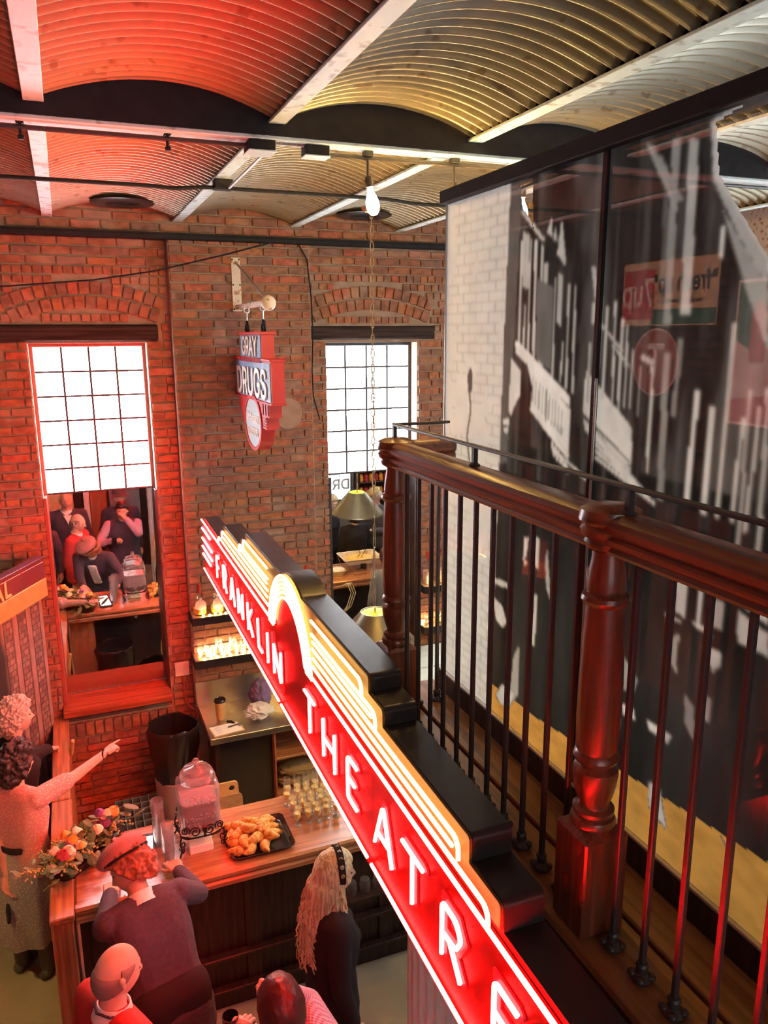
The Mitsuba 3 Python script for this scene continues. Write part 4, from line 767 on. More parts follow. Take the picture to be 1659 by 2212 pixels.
part(k, 'bin', xf(lathe([(0, 0), (.15, 0), (.175, .55), (.165, .55), (.14, .02), (0, .02)], 28), t=(.25, 4.99, FL)), 'm_bin', 30); part(k, 'liner', xf(tm(v, m.faces), s=(1, 1, .9), t=(.25, 4.99, FL + .10)), 'm_black_plastic', True)
# ---- shelves with light beads
def bead_row(parent, x0, x1, y, z, n):
    for i in range(n): part(parent, 'light_bead', ball((x0 + (x1 - x0) * (i + .5) / n + rng.uniform(-.004, .004), y, z + rng.uniform(-.003, .003)), .0105, (1.15, .8, .9), 1), 'm_white', emit=BEAD, weight=.12)
mat('m_shelf_wood', proc(grain((.40, .22, .09), (.24, .12, .05), 0)), .5)
def shelf(x0, x1, yw, z, label, n, group='liquor shelves'):
    k = thing('shelf', label, 'shelf', group); part(k, 'board', box(x0, x1, yw - .20, yw - .004, z - .012, z, .003), 'm_shelf_wood'); part(k, 'iron_frame', cat([box(x0 - .012, x1 + .012, yw - .212, yw - .200, z - .065, z + .004, .003), box(x0 - .012, x0, yw - .21, yw, z - .065, z + .004, .003), box(x1, x1 + .012, yw - .21, yw, z - .065, z + .004, .003)]), 'm_black_steel')
    return k
k = shelf(.812, 1.93, PIER_Y, -2.305, 'upper liquor shelf on the brick pier edged with light beads', 0); bead_row(k, .875, 1.30, PIER_Y - .20, -2.300 + .012, 9); bead_row(k, 1.5, 1.92, PIER_Y - .20, -2.288, 7)
k = shelf(.812, 1.93, PIER_Y, -2.690, 'lower glass shelf on the brick pier edged with light beads', 0); bead_row(k, .86, 1.40, PIER_Y - .19, -2.672, 10); bead_row(k, .84, 1.34, PIER_Y - .05, -2.668, 8)
k = shelf(2.99, 3.62, BAY_Y, -2.345, 'upper liquor shelf right of the right window behind the balusters', 0); bead_row(k, 3.0, 3.4, BAY_Y - .205, -2.32, 5)
k = shelf(2.99, 3.62, BAY_Y, -2.755, 'lower shelf right of the right window behind the balusters', 0); bead_row(k, 3.0, 3.4, BAY_Y - .205, -2.735, 5); bead_row(k, 2.99, 3.4, BAY_Y - .06, -2.735, 5)
scene['m_clear'] = {'type': 'thindielectric', 'int_ior': 1.45}
mat('m_whiskey', (.85, .42, .06), .15, spec=.5); mat('m_label', proc(lambda p, n, uv: mix((.72, .50, .40), (.55, .36, .28), smoothstep(.5, .65, noise(p.x * 90, p.y * 90, p.z * 90)))), .6); mat('m_wax', (.42, .035, .025), .3)
def bottle(x, y, z, label, kind):
    k = thing('liquor_bottle', label, 'bottle', 'bottles on the upper shelves')
    if kind == 0:
        part(k, 'glass', lathe([(0, 0), (.046, 0), (.052, .008), (.055, .10), (.045, .15), (.014, .185), (.013, .205), (0, .206)], 20, (x, y, z)), 'm_clear', 30)
        part(k, 'liquor', lathe([(0, .002), (.047, .002), (.0535, .010), (.0555, .06), (0, .06)], 20, (x, y, z)), 'm_whiskey', 30, label='amber whiskey')
        lab = sg.Point(0, .10).buffer(.046, 16).union(sg.box(-.046, .062, .046, .105)).union(sg.box(-.012, .13, .012, .162)); part(k, 'paper_label', xf(ext_y(lab, -.060, -.057), t=(x, y, z)), 'm_label')
        part(k, 'neck_wax', lathe([(0, .19), (.0165, .19), (.0165, .268), (.014, .272), (0, .272)], 14, (x, y, z)), 'm_wax', 30, label='red wax neck')
    else:
        part(k, 'glass', lathe([(0, 0), (.038, 0), (.041, .008), (.041, .17), (.034, .20), (.014, .225), (.013, .28), (0, .281)], 20, (x, y, z)), 'm_clear', 30); part(k, 'liquor', lathe([(0, .002), (.039, .002), (.0415, .1), (0, .1)], 20, (x, y, z)), 'm_label', 30); part(k, 'paper_label', lathe([(.042, .05), (.0425, .13)], 20, (x, y, z)), 'm_label', True); part(k, 'neck_wax', lathe([(0, .25), (.016, .25), (.016, .315), (0, .317)], 14, (x, y, z)), 'm_wax', 30, label='red wax neck')
    return k
bottle(.885, 6.40, -2.305, 'round shouldered whiskey bottle at the left end of the upper pier shelf', 0); bottle(1.03, 6.40, -2.305, 'second whiskey bottle from the left on the upper pier shelf, by the marquee edge', 0)
bottle(1.655, 6.40, -2.305, 'red capped clear bottle above the marquee arch, left one', 1); bottle(1.825, 6.40, -2.305, 'red capped clear bottle above the marquee arch, right one', 1); bottle(3.06, 6.52, -2.345, 'red capped bottle behind the balusters, left one', 1); bottle(3.22, 6.52, -2.345, 'red capped bottle behind the balusters, right one', 1)
for i, (x, y, t) in enumerate(((.885, 6.43, 0), (1.03, 6.44, 1), (1.15, 6.43, 1), (.945, 6.36, 0), (1.065, 6.355, 0), (1.19, 6.36, 1), (1.29, 6.42, 0), (1.62, 6.4, 1), (1.76, 6.4, 0), (3.06, 6.5, 1), (3.2, 6.5, 1), (3.3, 6.5, 1))):
    z = -2.690 if x < 2.5 else -2.755; pf = [(0, .004), (.03, 0), (.034, .006), (.042, .05), (.036, .10), (.034, .10), (.040, .05), (.030, .012), (0, .012)] if t == 0 else [(0, 0), (.032, 0), (.033, .13), (.031, .13), (.030, .012), (0, .012)]
    solo('shelf_glass', lathe(pf, 18, (x, y, z)), 'm_clear', 'clear drinking glass on the lower bead lit shelf, ' + ('short rounded' if t == 0 else 'tall straight') + ' kind', 'glass', 30, group='short rounded shelf glasses' if t == 0 else 'tall straight shelf glasses')

# ================================================================ things on the bar
# drink dispenser
k = thing('drink_dispenser', 'big pressed glass drink dispenser with a knobbed lid on a scrolled iron stand', 'drink dispenser')
DXc, DYc = .540, 4.505
def rsq(a, b, r): return sg.box(-a, -b, a, b).buffer(-r).buffer(r, 6)
def jar(sections, c, n=48):
    vs = []
    for a, b, r, z in sections:
        g = rsq(a, b, r).exterior; L = np.linspace(0, 1, n, endpoint=False); vs.append([(q.x, q.y, z) for q in (g.interpolate(t, True) for t in L)])
    v = np.array(vs).reshape(-1, 3); N = len(sections); i, j = np.meshgrid(np.arange(N - 1), np.arange(n), indexing='ij'); a, b = i * n + j, i * n + (j + 1) % n
    f = np.vstack([np.stack([a, b, b + n], -1).reshape(-1, 3), np.stack([a, b + n, a + n], -1).reshape(-1, 3)])
    v = np.vstack([v, [0, 0, sections[0][3]], [0, 0, sections[-1][3]]]); e = len(v); jj = np.arange(n)
    f = np.vstack([f, np.stack([(jj + 1) % n, jj, jj * 0 + e - 2], 1), np.stack([(N - 1) * n + jj, (N - 1) * n + (jj + 1) % n, jj * 0 + e - 1], 1)])
    mm = tm(v + np.array([*c, 0]), f); 
    if mm.volume < 0: mm.invert()
    return mm
zb = BT + .115
body = jar([(.095, .085, .03, zb), (.118, .105, .035, zb + .012), (.122, .110, .035, zb + .04), (.122, .110, .035, zb + .155), (.117, .105, .03, zb + .163), (.117, .105, .03, zb + .185), (.123, .111, .035, zb + .195), (.125, .113, .035, zb + .285), (.122, .110, .04, zb + .305), (.108, .102, .08, zb + .318), (.098, .096, .09, zb + .322)], (DXc, DYc))
mat('m_pressed', (.80, .76, .76), .12, spec=.7)
scene['m_dispenser_glass'] = {'type': 'blendbsdf', 'weight': .08, 'a': {'type': 'thindielectric', 'int_ior': 1.5}, 'b': {'type': 'twosided', 'bsdf': {'type': 'principled', 'base_color': rgb((.86, .82, .80)), 'roughness': .16, 'specular': .8}}}
part(k, 'jar', body, 'm_dispenser_glass', 35, label='square glass jar')
def pebbles(z0, z1, seed):
    r = np.random.default_rng(seed); out = []
    for _ in range(170):
        s = r.integers(4); t = r.uniform(-.095, .095); z = r.uniform(z0, z1); o = .112
        p = [(t, -o + .0), (t, o - .002), (-o - .008, t * .9), (o + .008, t * .9)][s]; out.append(ball((DXc + p[0], DYc + p[1], z), .0075, sub=1))
    return cat(out)
part(k, 'pressed_texture', pebbles(zb + .02, zb + .145, 2), 'm_dispenser_glass', True, kind='stuff', label='pressed pebble pattern of the lower half'); part(k, 'pressed_texture', pebbles(zb + .20, zb + .27, 3), 'm_dispenser_glass', True, kind='stuff', label='pressed pebble pattern of the upper half')
part(k, 'water', jar([(.10, .09, .03, zb + .008), (.110, .098, .03, zb + .02), (.110, .098, .03, zb + .20)], (DXc, DYc)), 'm_dispenser_water' if 'm_dispenser_water' in scene else mat('m_water', (.26, .19, .19), .08, spec=.6), 35, label='iced drink')
lid = part(k, 'lid', lathe([(.088, 0), (.100, .0), (.106, .012), (.102, .022), (.088, .028), (.090, .040), (.080, .052), (.055, .060), (.034, .066), (.013, .072), (.011, .080), (0, .08)], 40, (DXc, DYc, zb + .345)), 'm_dispenser_glass', 30, label='round glass lid'); part(lid, 'knob', ball((DXc, DYc, zb + .438), .023, sub=2), 'm_dispenser_glass', True)
part(k, 'neck', lathe([(.097, .318), (.101, .330), (.097, .348), (.092, .348), (.092, .318)], 40, (DXc, DYc, zb)), 'm_dispenser_glass', 30)
def scroll(c, u, R, turns=1.6, s=1, n=26, a0=0):
    c, u = np.asarray(c, float), np.asarray(u, float); t = np.linspace(0, 1, n); a = a0 + s * t * turns * 2 * np.pi; r = R * (1 - .8 * t)
    return c + r[:, None] * np.cos(a)[:, None] * u + r[:, None] * np.sin(a)[:, None] * np.array([0, 0, 1.0])
st = []
for f in (-1, 1):
    y = DYc + f * .128
    for s in (-1, 1):
        st += [tube(scroll((DXc + s * .045, y, zb + .035), (s, 0, 0), .036), .0042, 5), tube(scroll((DXc + s * .105, y, zb + .055), (-s, 0, 0), .026), .0042, 5)]
    st.append(tube([(DXc - .135, y, zb + .03), (DXc - .07, y, zb + .0), (DXc, y, zb - .004), (DXc + .07, y, zb), (DXc + .135, y, zb + .03)], .0045, 6))
[part(k, 'scroll', q_, 'm_black_steel', 30) for q_ in st]; part(k, 'ring', tube([(DXc + .13 * np.sign(math.cos(t)) * abs(math.cos(t)) ** .5, DYc + .125 * np.sign(math.sin(t)) * abs(math.sin(t)) ** .5, zb - .006) for t in np.linspace(0, 6.283, 33)[:-1]], .005, 6, True), 'm_black_steel', 30)
for a in (-1, 1):
    for b in (-1, 1):
        px, py = DXc + a * .128, DYc + b * .118; u = np.array([a, b, 0]) * .7071
        part(k, 'leg', cat([tube([(px, py, zb + .02), (px + a * .012, py + b * .012, zb - .03), (px - a * .002, py - b * .002, zb - .075), (px + a * .016, py + b * .016, zb - .112)], .0055, 6), tube(scroll((px - a * .004, py - b * .004, zb - .045), u, .030, 1.4, -1), .004, 5), tube(scroll((px - a * .006, py - b * .006, zb - .088), u, .019, 1.3, 1), .004, 5)]), 'm_black_steel', 30)
part(k, 'tap', cat([tube([(DXc + .01, DYc - .112, zb + .05), (DXc + .01, DYc - .165, zb + .045)], .010, 8), tube([(DXc + .01, DYc - .155, zb + .05), (DXc + .01, DYc - .158, zb + .015)], .008, 8), box(DXc - .004, DXc + .024, DYc - .165, DYc - .15, zb + .055, zb + .085, .003)]), 'm_black_plastic', 30)
solo('napkin_box', box(.455, .600, 4.375, 4.500, BT, BT + .055, .004), 'm_paper', 'cream napkin box under the drink dispenser', 'napkin box')
# croissants on a black tray
k = thing('serving_tray', 'black plastic tray piled with croissants beside the dispenser', 'tray')
TX, TY = .885, 4.375
m = jar([(.165, .155, .03, 0), (.175, .165, .03, .006), (.195, .182, .035, .030), (.198, .186, .035, .030), (.178, .168, .03, .004), (.17, .16, .03, .002)], (0, 0)); part(k, 'tray', xf(m, t=(TX, TY, BT)), 'm_black_plastic', 35)
mat('m_pastry', proc(lambda p, n, uv: mix((.72, .36, .085), (.42, .17, .03), smoothstep(.4, .72, fbm(p.x * 60, p.y * 60, p.z * 60, 3)))), .45, spec=.4)
def croissant(seed):
    r = np.random.default_rng(seed); n = 29; t = np.linspace(-1, 1, n); bend = r.uniform(.02, .04); p = np.stack([t * .062, -bend * t * t, 0 * t], 1)
    rad = .0085 + .024 * (1 - np.abs(t) ** 1.7); ph = (np.abs(t) * 3.6) % 1; rad = rad * (1 + .13 * ph - .06)
    v = tube(p, rad, 12); q_ = np.asarray(v.vertices).copy(); q_ += .002 * (meshkit.noise(q_ * 60, seed)[:, None] - .5); return tm(q_, v.faces)
CR = [mikit.ply(croissant(s), 'm_pastry', smooth=40) for s in range(4)]
r = np.random.default_rng(5)
spots = []
for lay_, (nx, ny, hh) in enumerate(((4, 4, .028), (3, 3, .062), (2, 1, .09))):
    for i in range(nx):
        for j in range(ny):
            if lay_ == 0 and i == 3 and j == 0: continue
            sx_ = .080 if lay_ == 0 else .085; spots.append((TX - .03 + (i - (nx - 1) / 2) * sx_ + r.uniform(-.01, .01), TY + .015 + (j - (ny - 1) / 2) * .085 + r.uniform(-.01, .01), BT + hh, r.uniform(0, 360), r.uniform(-12, 12)))
for i, (x, y, z, a, b) in enumerate(spots):
    kk = thing('croissant', 'golden brown croissant piled on the black tray', 'croissant', 'croissants on the black tray'); put(kk, CR[i % 4], None, to=T().translate([x, y, z]).rotate([0, 0, 1], a).rotate([1, 0, 0], b))
solo('serving_tongs', cat([tube([(1.03, 4.42, BT + .035), (1.045, 4.33, BT + .045), (1.05, 4.24, BT + .04)], .007, 6), tube([(1.055, 4.41, BT + .035), (1.06, 4.33, BT + .05), (1.055, 4.25, BT + .05)], .007, 6)]), 'm_black_plastic', 'black plastic tongs lying on the right side of the croissant tray', 'tongs', 30)
# champagne flutes
scene['m_flute_glass'] = {'type': 'blendbsdf', 'weight': .10, 'a': {'type': 'thindielectric', 'int_ior': 1.5}, 'b': {'type': 'twosided', 'bsdf': {'type': 'principled', 'base_color': rgb((.86, .82, .74)), 'roughness': .18, 'specular': .8}}}
mat('m_champagne', (.86, .62, .22), .12, spec=.5)
FLG = [mikit.ply(lathe([(0, .0), (.026, 0), (.026, .003), (.005, .007), (.004, .036), (.010, .0455), (.019, .065), (.0225, .09), (.0215, .160), (.0225, .162), (.0215, .164)], 18), 'm_flute_glass', smooth=40)]
FLL = mikit.ply(lathe([(0, .036), (.006, .036), (.011, .046), (.0205, .066), (.0235, .092), (0, .092)], 16), 'm_champagne', smooth=30)
pos = []
for i in range(5):
    for j in range(6):
        x = 1.155 + .066 * i + .018 * (j % 2) + r.uniform(-.008, .008); y = 4.42 + .062 * j + r.uniform(-.008, .008)
        if x + (y - 4.42) * .1 < 1.48: pos.append((x, y))
for x, y in pos:
    kk = thing('champagne_flute', 'small stemless looking flute of golden sparkling wine on the bar', 'glass', 'champagne flutes grouped on the bar')
    labels[kk]['label'] = 'small flute of golden sparkling wine in the cluster on the bar'
    put(kk + '__glass', FLG[0], None, to=T().translate([x, y, BT])); put(kk + '__wine', FLL, None, to=T().translate([x, y, BT]))
# stacked clear cups
mat('m_cup', (.62, .56, .54), .2, spec=.6)
for i, (x, y, n, lb) in enumerate(((.295, 4.56, 15, 'taller stack of clear plastic cups behind the tablet'), (.330, 4.36, 12, 'shorter stack of clear plastic cups beside the napkin box'))):
    k = thing('cup_stack', lb, 'cup stack')
    for j in range(n): part(k, 'cup', lathe([(0, .0), (.027, 0), (.037, .085), (.039, .088), (.038, .092), (.036, .09), (.026, .004), (0, .004)], 20, (x, y, BT + .016 * j)), 'm_dispenser_glass', 35)
k = thing('tablet', 'tablet with a bright screen lying on the bar', 'tablet'); part(k, 'case', xf(box(-.07, .07, -.19, .19, 0, .014, .005), rz=-6, t=(.190, 4.50, BT)), 'm_black_plastic'); part(k, 'screen', xf(box(-.055, .055, -.155, .155, .014, .0155, 0), rz=-6, t=(.190, 4.50, BT)), 'm_white', emit=(.9, .88, .85), weight=.3, label='lit screen')
part(k, 'screen_text', xf(cat([box(-.04, .03 - .006 * (i % 3), -.10 + .03 * i, -.094 + .03 * i, .0156, .0160, 0) for i in range(7)]), rz=-6, t=(.190, 4.50, BT)), 'm_galv')
# low glass rack on the floor by the brick
k = thing('glass_rack', 'teal plastic glass rack with square cells low by the brick wall', 'glass rack')
part(k, 'base', box(.07, .41, 5.80, 6.26, -3.92, -3.90, .004), 'm_teal')
for i in range(6): part(k, 'divider', box(.075 + .066 * i - .003, .075 + .066 * i + .003, 5.80, 6.26, -3.90, -3.79, .001), 'm_teal'); part(k, 'divider', box(.07, .41, 5.805 + .089 * i - .003, 5.805 + .089 * i + .003, -3.90, -3.795, .001), 'm_teal')
solo('rack_stand', cat([box(.05, .42, 5.78, 6.28, -3.96, -3.92, .004), box(.09, .36, 5.84, 6.2, FL, -3.96, .004)]), 'm_black_plastic', 'black stand carrying the teal glass rack', 'stand')
# flower arrangement
k = thing('flower_arrangement', 'long low arrangement of orange, cream and purple flowers at the bar corner', 'flower arrangement')
mat('m_leaf', (.10, .14, .05), .55); mat('m_leaf_pale', (.42, .33, .10), .6)
FM = [mat('m_petal_%d' % i, c, .6) for i, c in enumerate(((.85, .30, .03), (.82, .52, .34), (.20, .06, .22), (.50, .04, .05), (.80, .42, .10), (.86, .66, .40)))]
def rose(seed, R):
    r = np.random.default_rng(seed); out = [ball((0, 0, 0), R * .42, sub=2)]
    for ring, (n, tilt, rr) in enumerate(((4, 75, .45), (6, 52, .7), (8, 25, .95))):
        for i in range(n):
            a = 2 * np.pi * (i + .5 * ring) / n + r.uniform(-.15, .15); m = xf(ball((0, 0, 0), 1, sub=2), s=(R * .10, R * .46, R * .5), ry=-(90 - tilt) * .6); m = xf(m, t=(R * rr * .62, 0, R * .08 * (3 - ring)), rz=0); out.append(xf(m, rz=math.degrees(a)))
    return cat(out)
r = np.random.default_rng(11); fx = lambda t: (-.30 + .36 * t, 4.42 + .36 * t)
n = 0
for i in range(26):
    t = r.uniform(0, 1); x, y = fx(t); x += r.uniform(-.09, .09); y += r.uniform(-.09, .09); R = r.uniform(.028, .048); z = BT + .15 + r.uniform(-.05, .06) + .05 * math.sin(t * 3.1)
    ci = [0, 1, 0, 2, 3, 4, 5, 1][i % 8]; m = xf(rose(i, R), rx=r.uniform(-35, 35), ry=r.uniform(-35, 35), t=(x, y, z)); part(k, 'flower', m, FM[ci], True, label=('orange', 'peach', 'purple', 'dark red', 'amber', 'cream')[ci] + ' flower')
lv = []
for i in range(170):
    t = r.uniform(-.12, 1.05); x, y = fx(t); x += r.normal(0, .07); y += r.normal(0, .07); z = BT + .05 + r.uniform(0, .12); L = r.uniform(.03, .06)
    lv.append(xf(ball((0, 0, 0), 1, sub=1), s=(L * .45, L, .004), rx=r.uniform(-50, 50), rz=r.uniform(0, 360), t=(x, y, z)))
part(k, 'leaves', cat(lv), 'm_leaf', True, kind='stuff', label='green leaves')
sp = []
for i in range(26):
    t = r.uniform(-.1, 1.0); x, y = fx(t); a = r.uniform(0, 6.28); x += .08 * math.cos(a); y += .08 * math.sin(a); z = BT + .13
    for j in range(9): sp.append(ball((x + .012 * j * math.cos(a) + r.normal(0, .006), y + .012 * j * math.sin(a) + r.normal(0, .006), z + .010 * j - .0014 * j * j + r.normal(0, .005)), .0065, sub=1))
part(k, 'sprays', cat(sp), 'm_leaf_pale', True, kind='stuff', label='tawny filler sprays'); part(k, 'bowl', xf(jar([(.24, .06, .05, 0), (.27, .08, .05, .06)], (0, 0)), rz=45, t=(-.12, 4.60, BT)), 'm_dark_wood', 30)
solo('drain_hoses', cat([tube([(2.98 + .03 * i, 4.80 + .01 * i, -3.20), (3.05 + .03 * i, 4.84, -3.15), (3.10 + .03 * i, 4.86, -3.28), (3.04 + .03 * i, 4.86, -3.46), (2.92, 4.84, -3.60)], .0065, 6) for i in range(3)]), 'm_sign_cream', 'bundle of pale hoses looped under the bar, mirrored in the right window', 'hoses', 30)
# food pans farther along the bar, mirrored in the right window
def pan(x, y, label, i):
    k = thing('food_pan', label, 'food pan', 'foil food pans on wire racks'); sec = [(.19, .12, .03, .11), (.20, .13, .03, .115), (.245, .165, .03, .185), (.265, .185, .03, .19), (.262, .182, .03, .193), (.24, .16, .03, .188), (.20, .13, .03, .125)]
    part(k, 'pan', xf(jar(sec, (0, 0)), t=(x, y, BT)), 'm_old_white', 35, label='foil pan'); part(k, 'food', crumple((x, y, BT + .155), .2, (1.05, .65, .12), 20 + i, .4), mat('m_food', (.75, .45, .10), .7), True, label='yellow food')
    w = [tube([(x + sx2 * .25, y + sy2 * .17, BT + .185), (x + sx2 * .20, y + sy2 * .13, BT + .004)], .004, 5) for sx2 in (-1, 1) for sy2 in (-1, 1)] + [tube([(x - .2, y - .13, BT + .005), (x + .2, y - .13, BT + .005), (x + .2, y + .13, BT + .005), (x - .2, y + .13, BT + .005)], .004, 5, True)]
    part(k, 'wire_rack', cat(w), 'm_galv', 30); part(k, 'fuel_can', lathe([(0, 0), (.04, 0), (.04, .055), (0, .055)], 16, (x + .06, y, BT + .01)), 'm_bronze', 30)
    for s in (-1, 1): part(k, 'serving_spoon', tube([(x + s * .03, y, BT + .17), (x + s * .02, y + .08, BT + .23), (x + s * .05, y + .12, BT + .30)], .006, 6), 'm_black_plastic', 30)
pan(3.36, 4.44, 'foil food pan on a wire rack mirrored below the bronze lamp', 0); pan(3.98, 4.46, 'foil food pan on a wire rack, the farther one at the newel post', 1)
k = thing('snack_basket', 'paper lined snack basket at the left of the foil food pans', 'basket'); part(k, 'basket', xf(jar([(.07, .06, .03, 0), (.10, .085, .03, .07), (.095, .08, .03, .07), (.06, .05, .03, .01)], (0, 0)), t=(3.02, 4.56, BT)), 'm_tan', 35); part(k, 'paper', crumple((3.02, 4.56, BT + .06), .09, (1.1, .9, .5), 31, .5), 'm_paper', True)
k = thing('window_poster', 'pale lit drugstore window lettering mirrored in the right window', 'sign board'); part(k, 'board', box(3.45, 4.32, 1.40, 1.43, -3.02, -2.36, .003), 'm_black_plastic'); part(k, 'light_panel', box(3.47, 4.30, 1.43, 1.436, -3.0, -2.38, 0), 'm_white', emit=(.50, .72, .78), weight=.5)
for t, h, z in (('GRAY', .14, -2.53), ('PRESCRIPTION', .045, -2.61), ('DRUGS', .17, -2.82)): part(k, 'lettering', text(t, h, .004, ((3.885, 1.437, z), (-1, 0, 0), (0, 0, 1)), 1.0), 'm_white', label='white letters ' + t)
k = thing('jar_shelf', 'dark wooden shelf with jars mirrored in the top corner of the right window', 'shelf')
part(k, 'case', cat([box(4.38, 5.3, 1.38, 1.40, -3.4, -2.3, .003), box(4.38, 4.41, 1.4, 1.6, -3.4, -2.3, .003)] + [box(4.38, 5.3, 1.4, 1.6, z, z + .02, .003) for z in (-2.95, -2.72, -2.49)]), 'm_dark_wood')
for i in range(12): solo('jar', lathe([(0, 0), (.035, 0), (.038, .01), (.038, .09), (.028, .105), (.03, .125), (0, .125)], 14, (4.46 + .09 * (i % 6) + (.0), 1.52, -2.70 if i < 6 else -2.93)), FM[(i * 3) % 6], ('pale lidded jar on the upper row of the mirrored jar shelf' if i < 6 else 'pale lidded jar on the lower row of the mirrored jar shelf'), 'jar', 30, group='jars upper row' if i < 6 else 'jars lower row')
# door and posts behind the guests, seen in the left mirror
k = thing('door_panel', 'dark door with a grey glass panel mirrored behind the man in the hat', 'door', kind='structure')
part(k, 'leaf', box(-.05, 1.75, .18, .22, FL, -2.1, .004), 'm_dark_wood'); part(k, 'pane', box(.50, .98, .22, .226, -3.45, -2.25, .002), mat('m_grey_glass', (.24, .28, .30), .4), label='grey glass panel'); part(k, 'post', box(.10, .19, .22, .30, FL, -2.1, .004), 'm_white', label='pale post'); part(k, 'jamb', box(.2, .46, .22, .25, FL, -2.1, .004), 'm_post_red')
solo('wall_board', box(-1.2, -.05, .16, .2, FL, -2.1, .004), 'm_sign_cream', 'cream wall panel mirrored behind the man in the dark sweater', 'wall panel')
k = thing('sink_rail', 'dark shelf with upturned glasses under the bar edge beside the blonde woman', 'shelf'); part(k, 'board', box(1.22, 1.75, 3.98, 4.12, -3.46, -3.44, .003), 'm_dark_wood')
for i in range(4): solo('upturned_glass', lathe([(.030, 0), (.036, .04), (.030, .08), (.01, .088), (0, .088)], 16, (1.30 + .09 * i, 4.05, -3.44)), 'm_dispenser_glass', 'upturned glass on the dark shelf beside the blonde woman', 'glass', 30, group='upturned glasses on the dark shelf')
# warm lamps out of view: spotlights added to light the mural side, one low on the left side wall
for i, (x, y, z) in enumerate(((3.4, 5.4, .72), (-1.36, 4.35, -1.95), (2.3, 1.05, .72), (1.98, 2.92, .54))):
    k = thing('wall_lamp' if i == 1 else 'added_spotlight', 'small warm can lamp ' + ('added for its light under the ceiling behind the far end of the mural', 'on the left side wall above the concrete floor', 'added for its light under the ceiling behind the near end of the mural', 'added for its light low under the ceiling behind the top corner of the mural')[i], 'spotlight'); part(k, 'can', lathe([(.05, 0), (.055, 0), (.055, .12), (0, .12), (0, .115), (.05, .115)], 20, (x, y, z)), 'm_black_steel', 30)
    part(k, 'lens', ball((x, y, z + .05), .040, (1, 1, .5)), 'm_white', emit=[c * (.55 if i == 3 else 1) for c in DOWNLIGHT], weight=6); part(k, 'arm', box(LX, x, y - .01, y + .01, z + .11, z + .13, .003) if i == 1 else tube([(MX + .04, MY - .03, .475), (MX + .25, MY + .06, .49), (x, y, z + .125)], .008, 6) if i == 3 else box(x - .01, x + .01, y - .01, y + .01, z + .12, .93, .002), 'm_black_steel')
k = thing('added_lantern', 'small warm globe added on the balcony floor to light the mural from behind', 'lantern')
part(k, 'base', lathe([(0, 0), (.06, 0), (.06, .01), (.012, .02), (.01, .12), (0, .12)], 20, (1.95, 2.45, LEDGE - .03)), 'm_brass', 30); part(k, 'globe', ball((1.95, 2.45, LEDGE + .135), .05, sub=3), 'm_white', True, emit=[55.0, 36.0, 11.0], weight=5)  # added lamp, warms the lower print from behind

# ================================================================ people
OPA = m3.OpType.Add
def sph(p, r, n=14): return MF.sphere(float(r), n).translate([float(v) for v in p])
def bone(a, ra, b, rb): return MF.batch_hull([sph(a, ra), sph(b, rb)])
def uni(l): return MF.batch_boolean(l, OPA)
def t2m(t): return MF(m3.Mesh(vert_properties=np.asarray(t.vertices, np.float32), tri_verts=np.asarray(t.faces, np.uint32)))
def soft(m, L, it=12, wr=0, seed=0, fr=9.0):
    t = m2t(m.refine_to_length(L)); t.merge_vertices(); trimesh.smoothing.filter_taubin(t, iterations=it)
    if wr:
        n = np.asarray(t.vertex_normals); v = np.asarray(t.vertices); t = tm(v + n * ((meshkit.fbm(v * np.array([fr, fr, fr * .8]), 3, seed) - .5) * 2 * wr)[:, None], t.faces)
    return t
def rotm(ax, deg): return trimesh.transformations.rotation_matrix(math.radians(deg), ax)[:3, :3]
_head = {}
def head_mesh(kind=0):
    if kind in _head: return _head[kind]
    m = trimesh.creation.icosphere(subdivisions=4); d = np.asarray(m.vertices); x, y, z = d.T
    wv = np.where(z > 0, 1 - .10 * z ** 2, 1 - .30 * (-z) ** 1.5); v = np.stack([x * .076 * wv, y * .097 * np.where((y < 0) & (z < -.2), 1 - .35 * np.clip(-z - .2, 0, 1), 1) * np.where((y > 0) & (z < 0), 1 - .06 * -z, 1), z * .118], 1)
    v[:, 1] += .010 * np.clip(-z, 0, 1) * (y > -.2)
    G = lambda cx, cz, sx_, sz: np.exp(-((v[:, 0] - cx) / sx_) ** 2 - ((v[:, 2] - cz) / sz) ** 2) * (y > .2)
    v[:, 1] += .020 * G(0, -.032, .012, .014) + .012 * G(0, -.012, .009, .020) + .005 * G(0, .022, .05, .011) - .008 * G(.031, .002, .016, .011) - .008 * G(-.031, .002, .016, .011) + .007 * G(0, -.062, .020, .006) + .006 * G(0, -.074, .017, .006) - .003 * G(0, -.068, .02, .003) + .007 * G(0, -.100, .022, .014) + .004 * G(.045, -.03, .02, .02) + .004 * G(-.045, -.03, .02, .02)
    h = t2m(tm(v, m.faces))
    for s in (-1, 1): h = h + MF.batch_hull([sph((s * .076, -.005, .012), .009), sph((s * .082, -.018, .018), .012), sph((s * .076, -.004, -.028), .008)])
    _head[kind] = h; return h
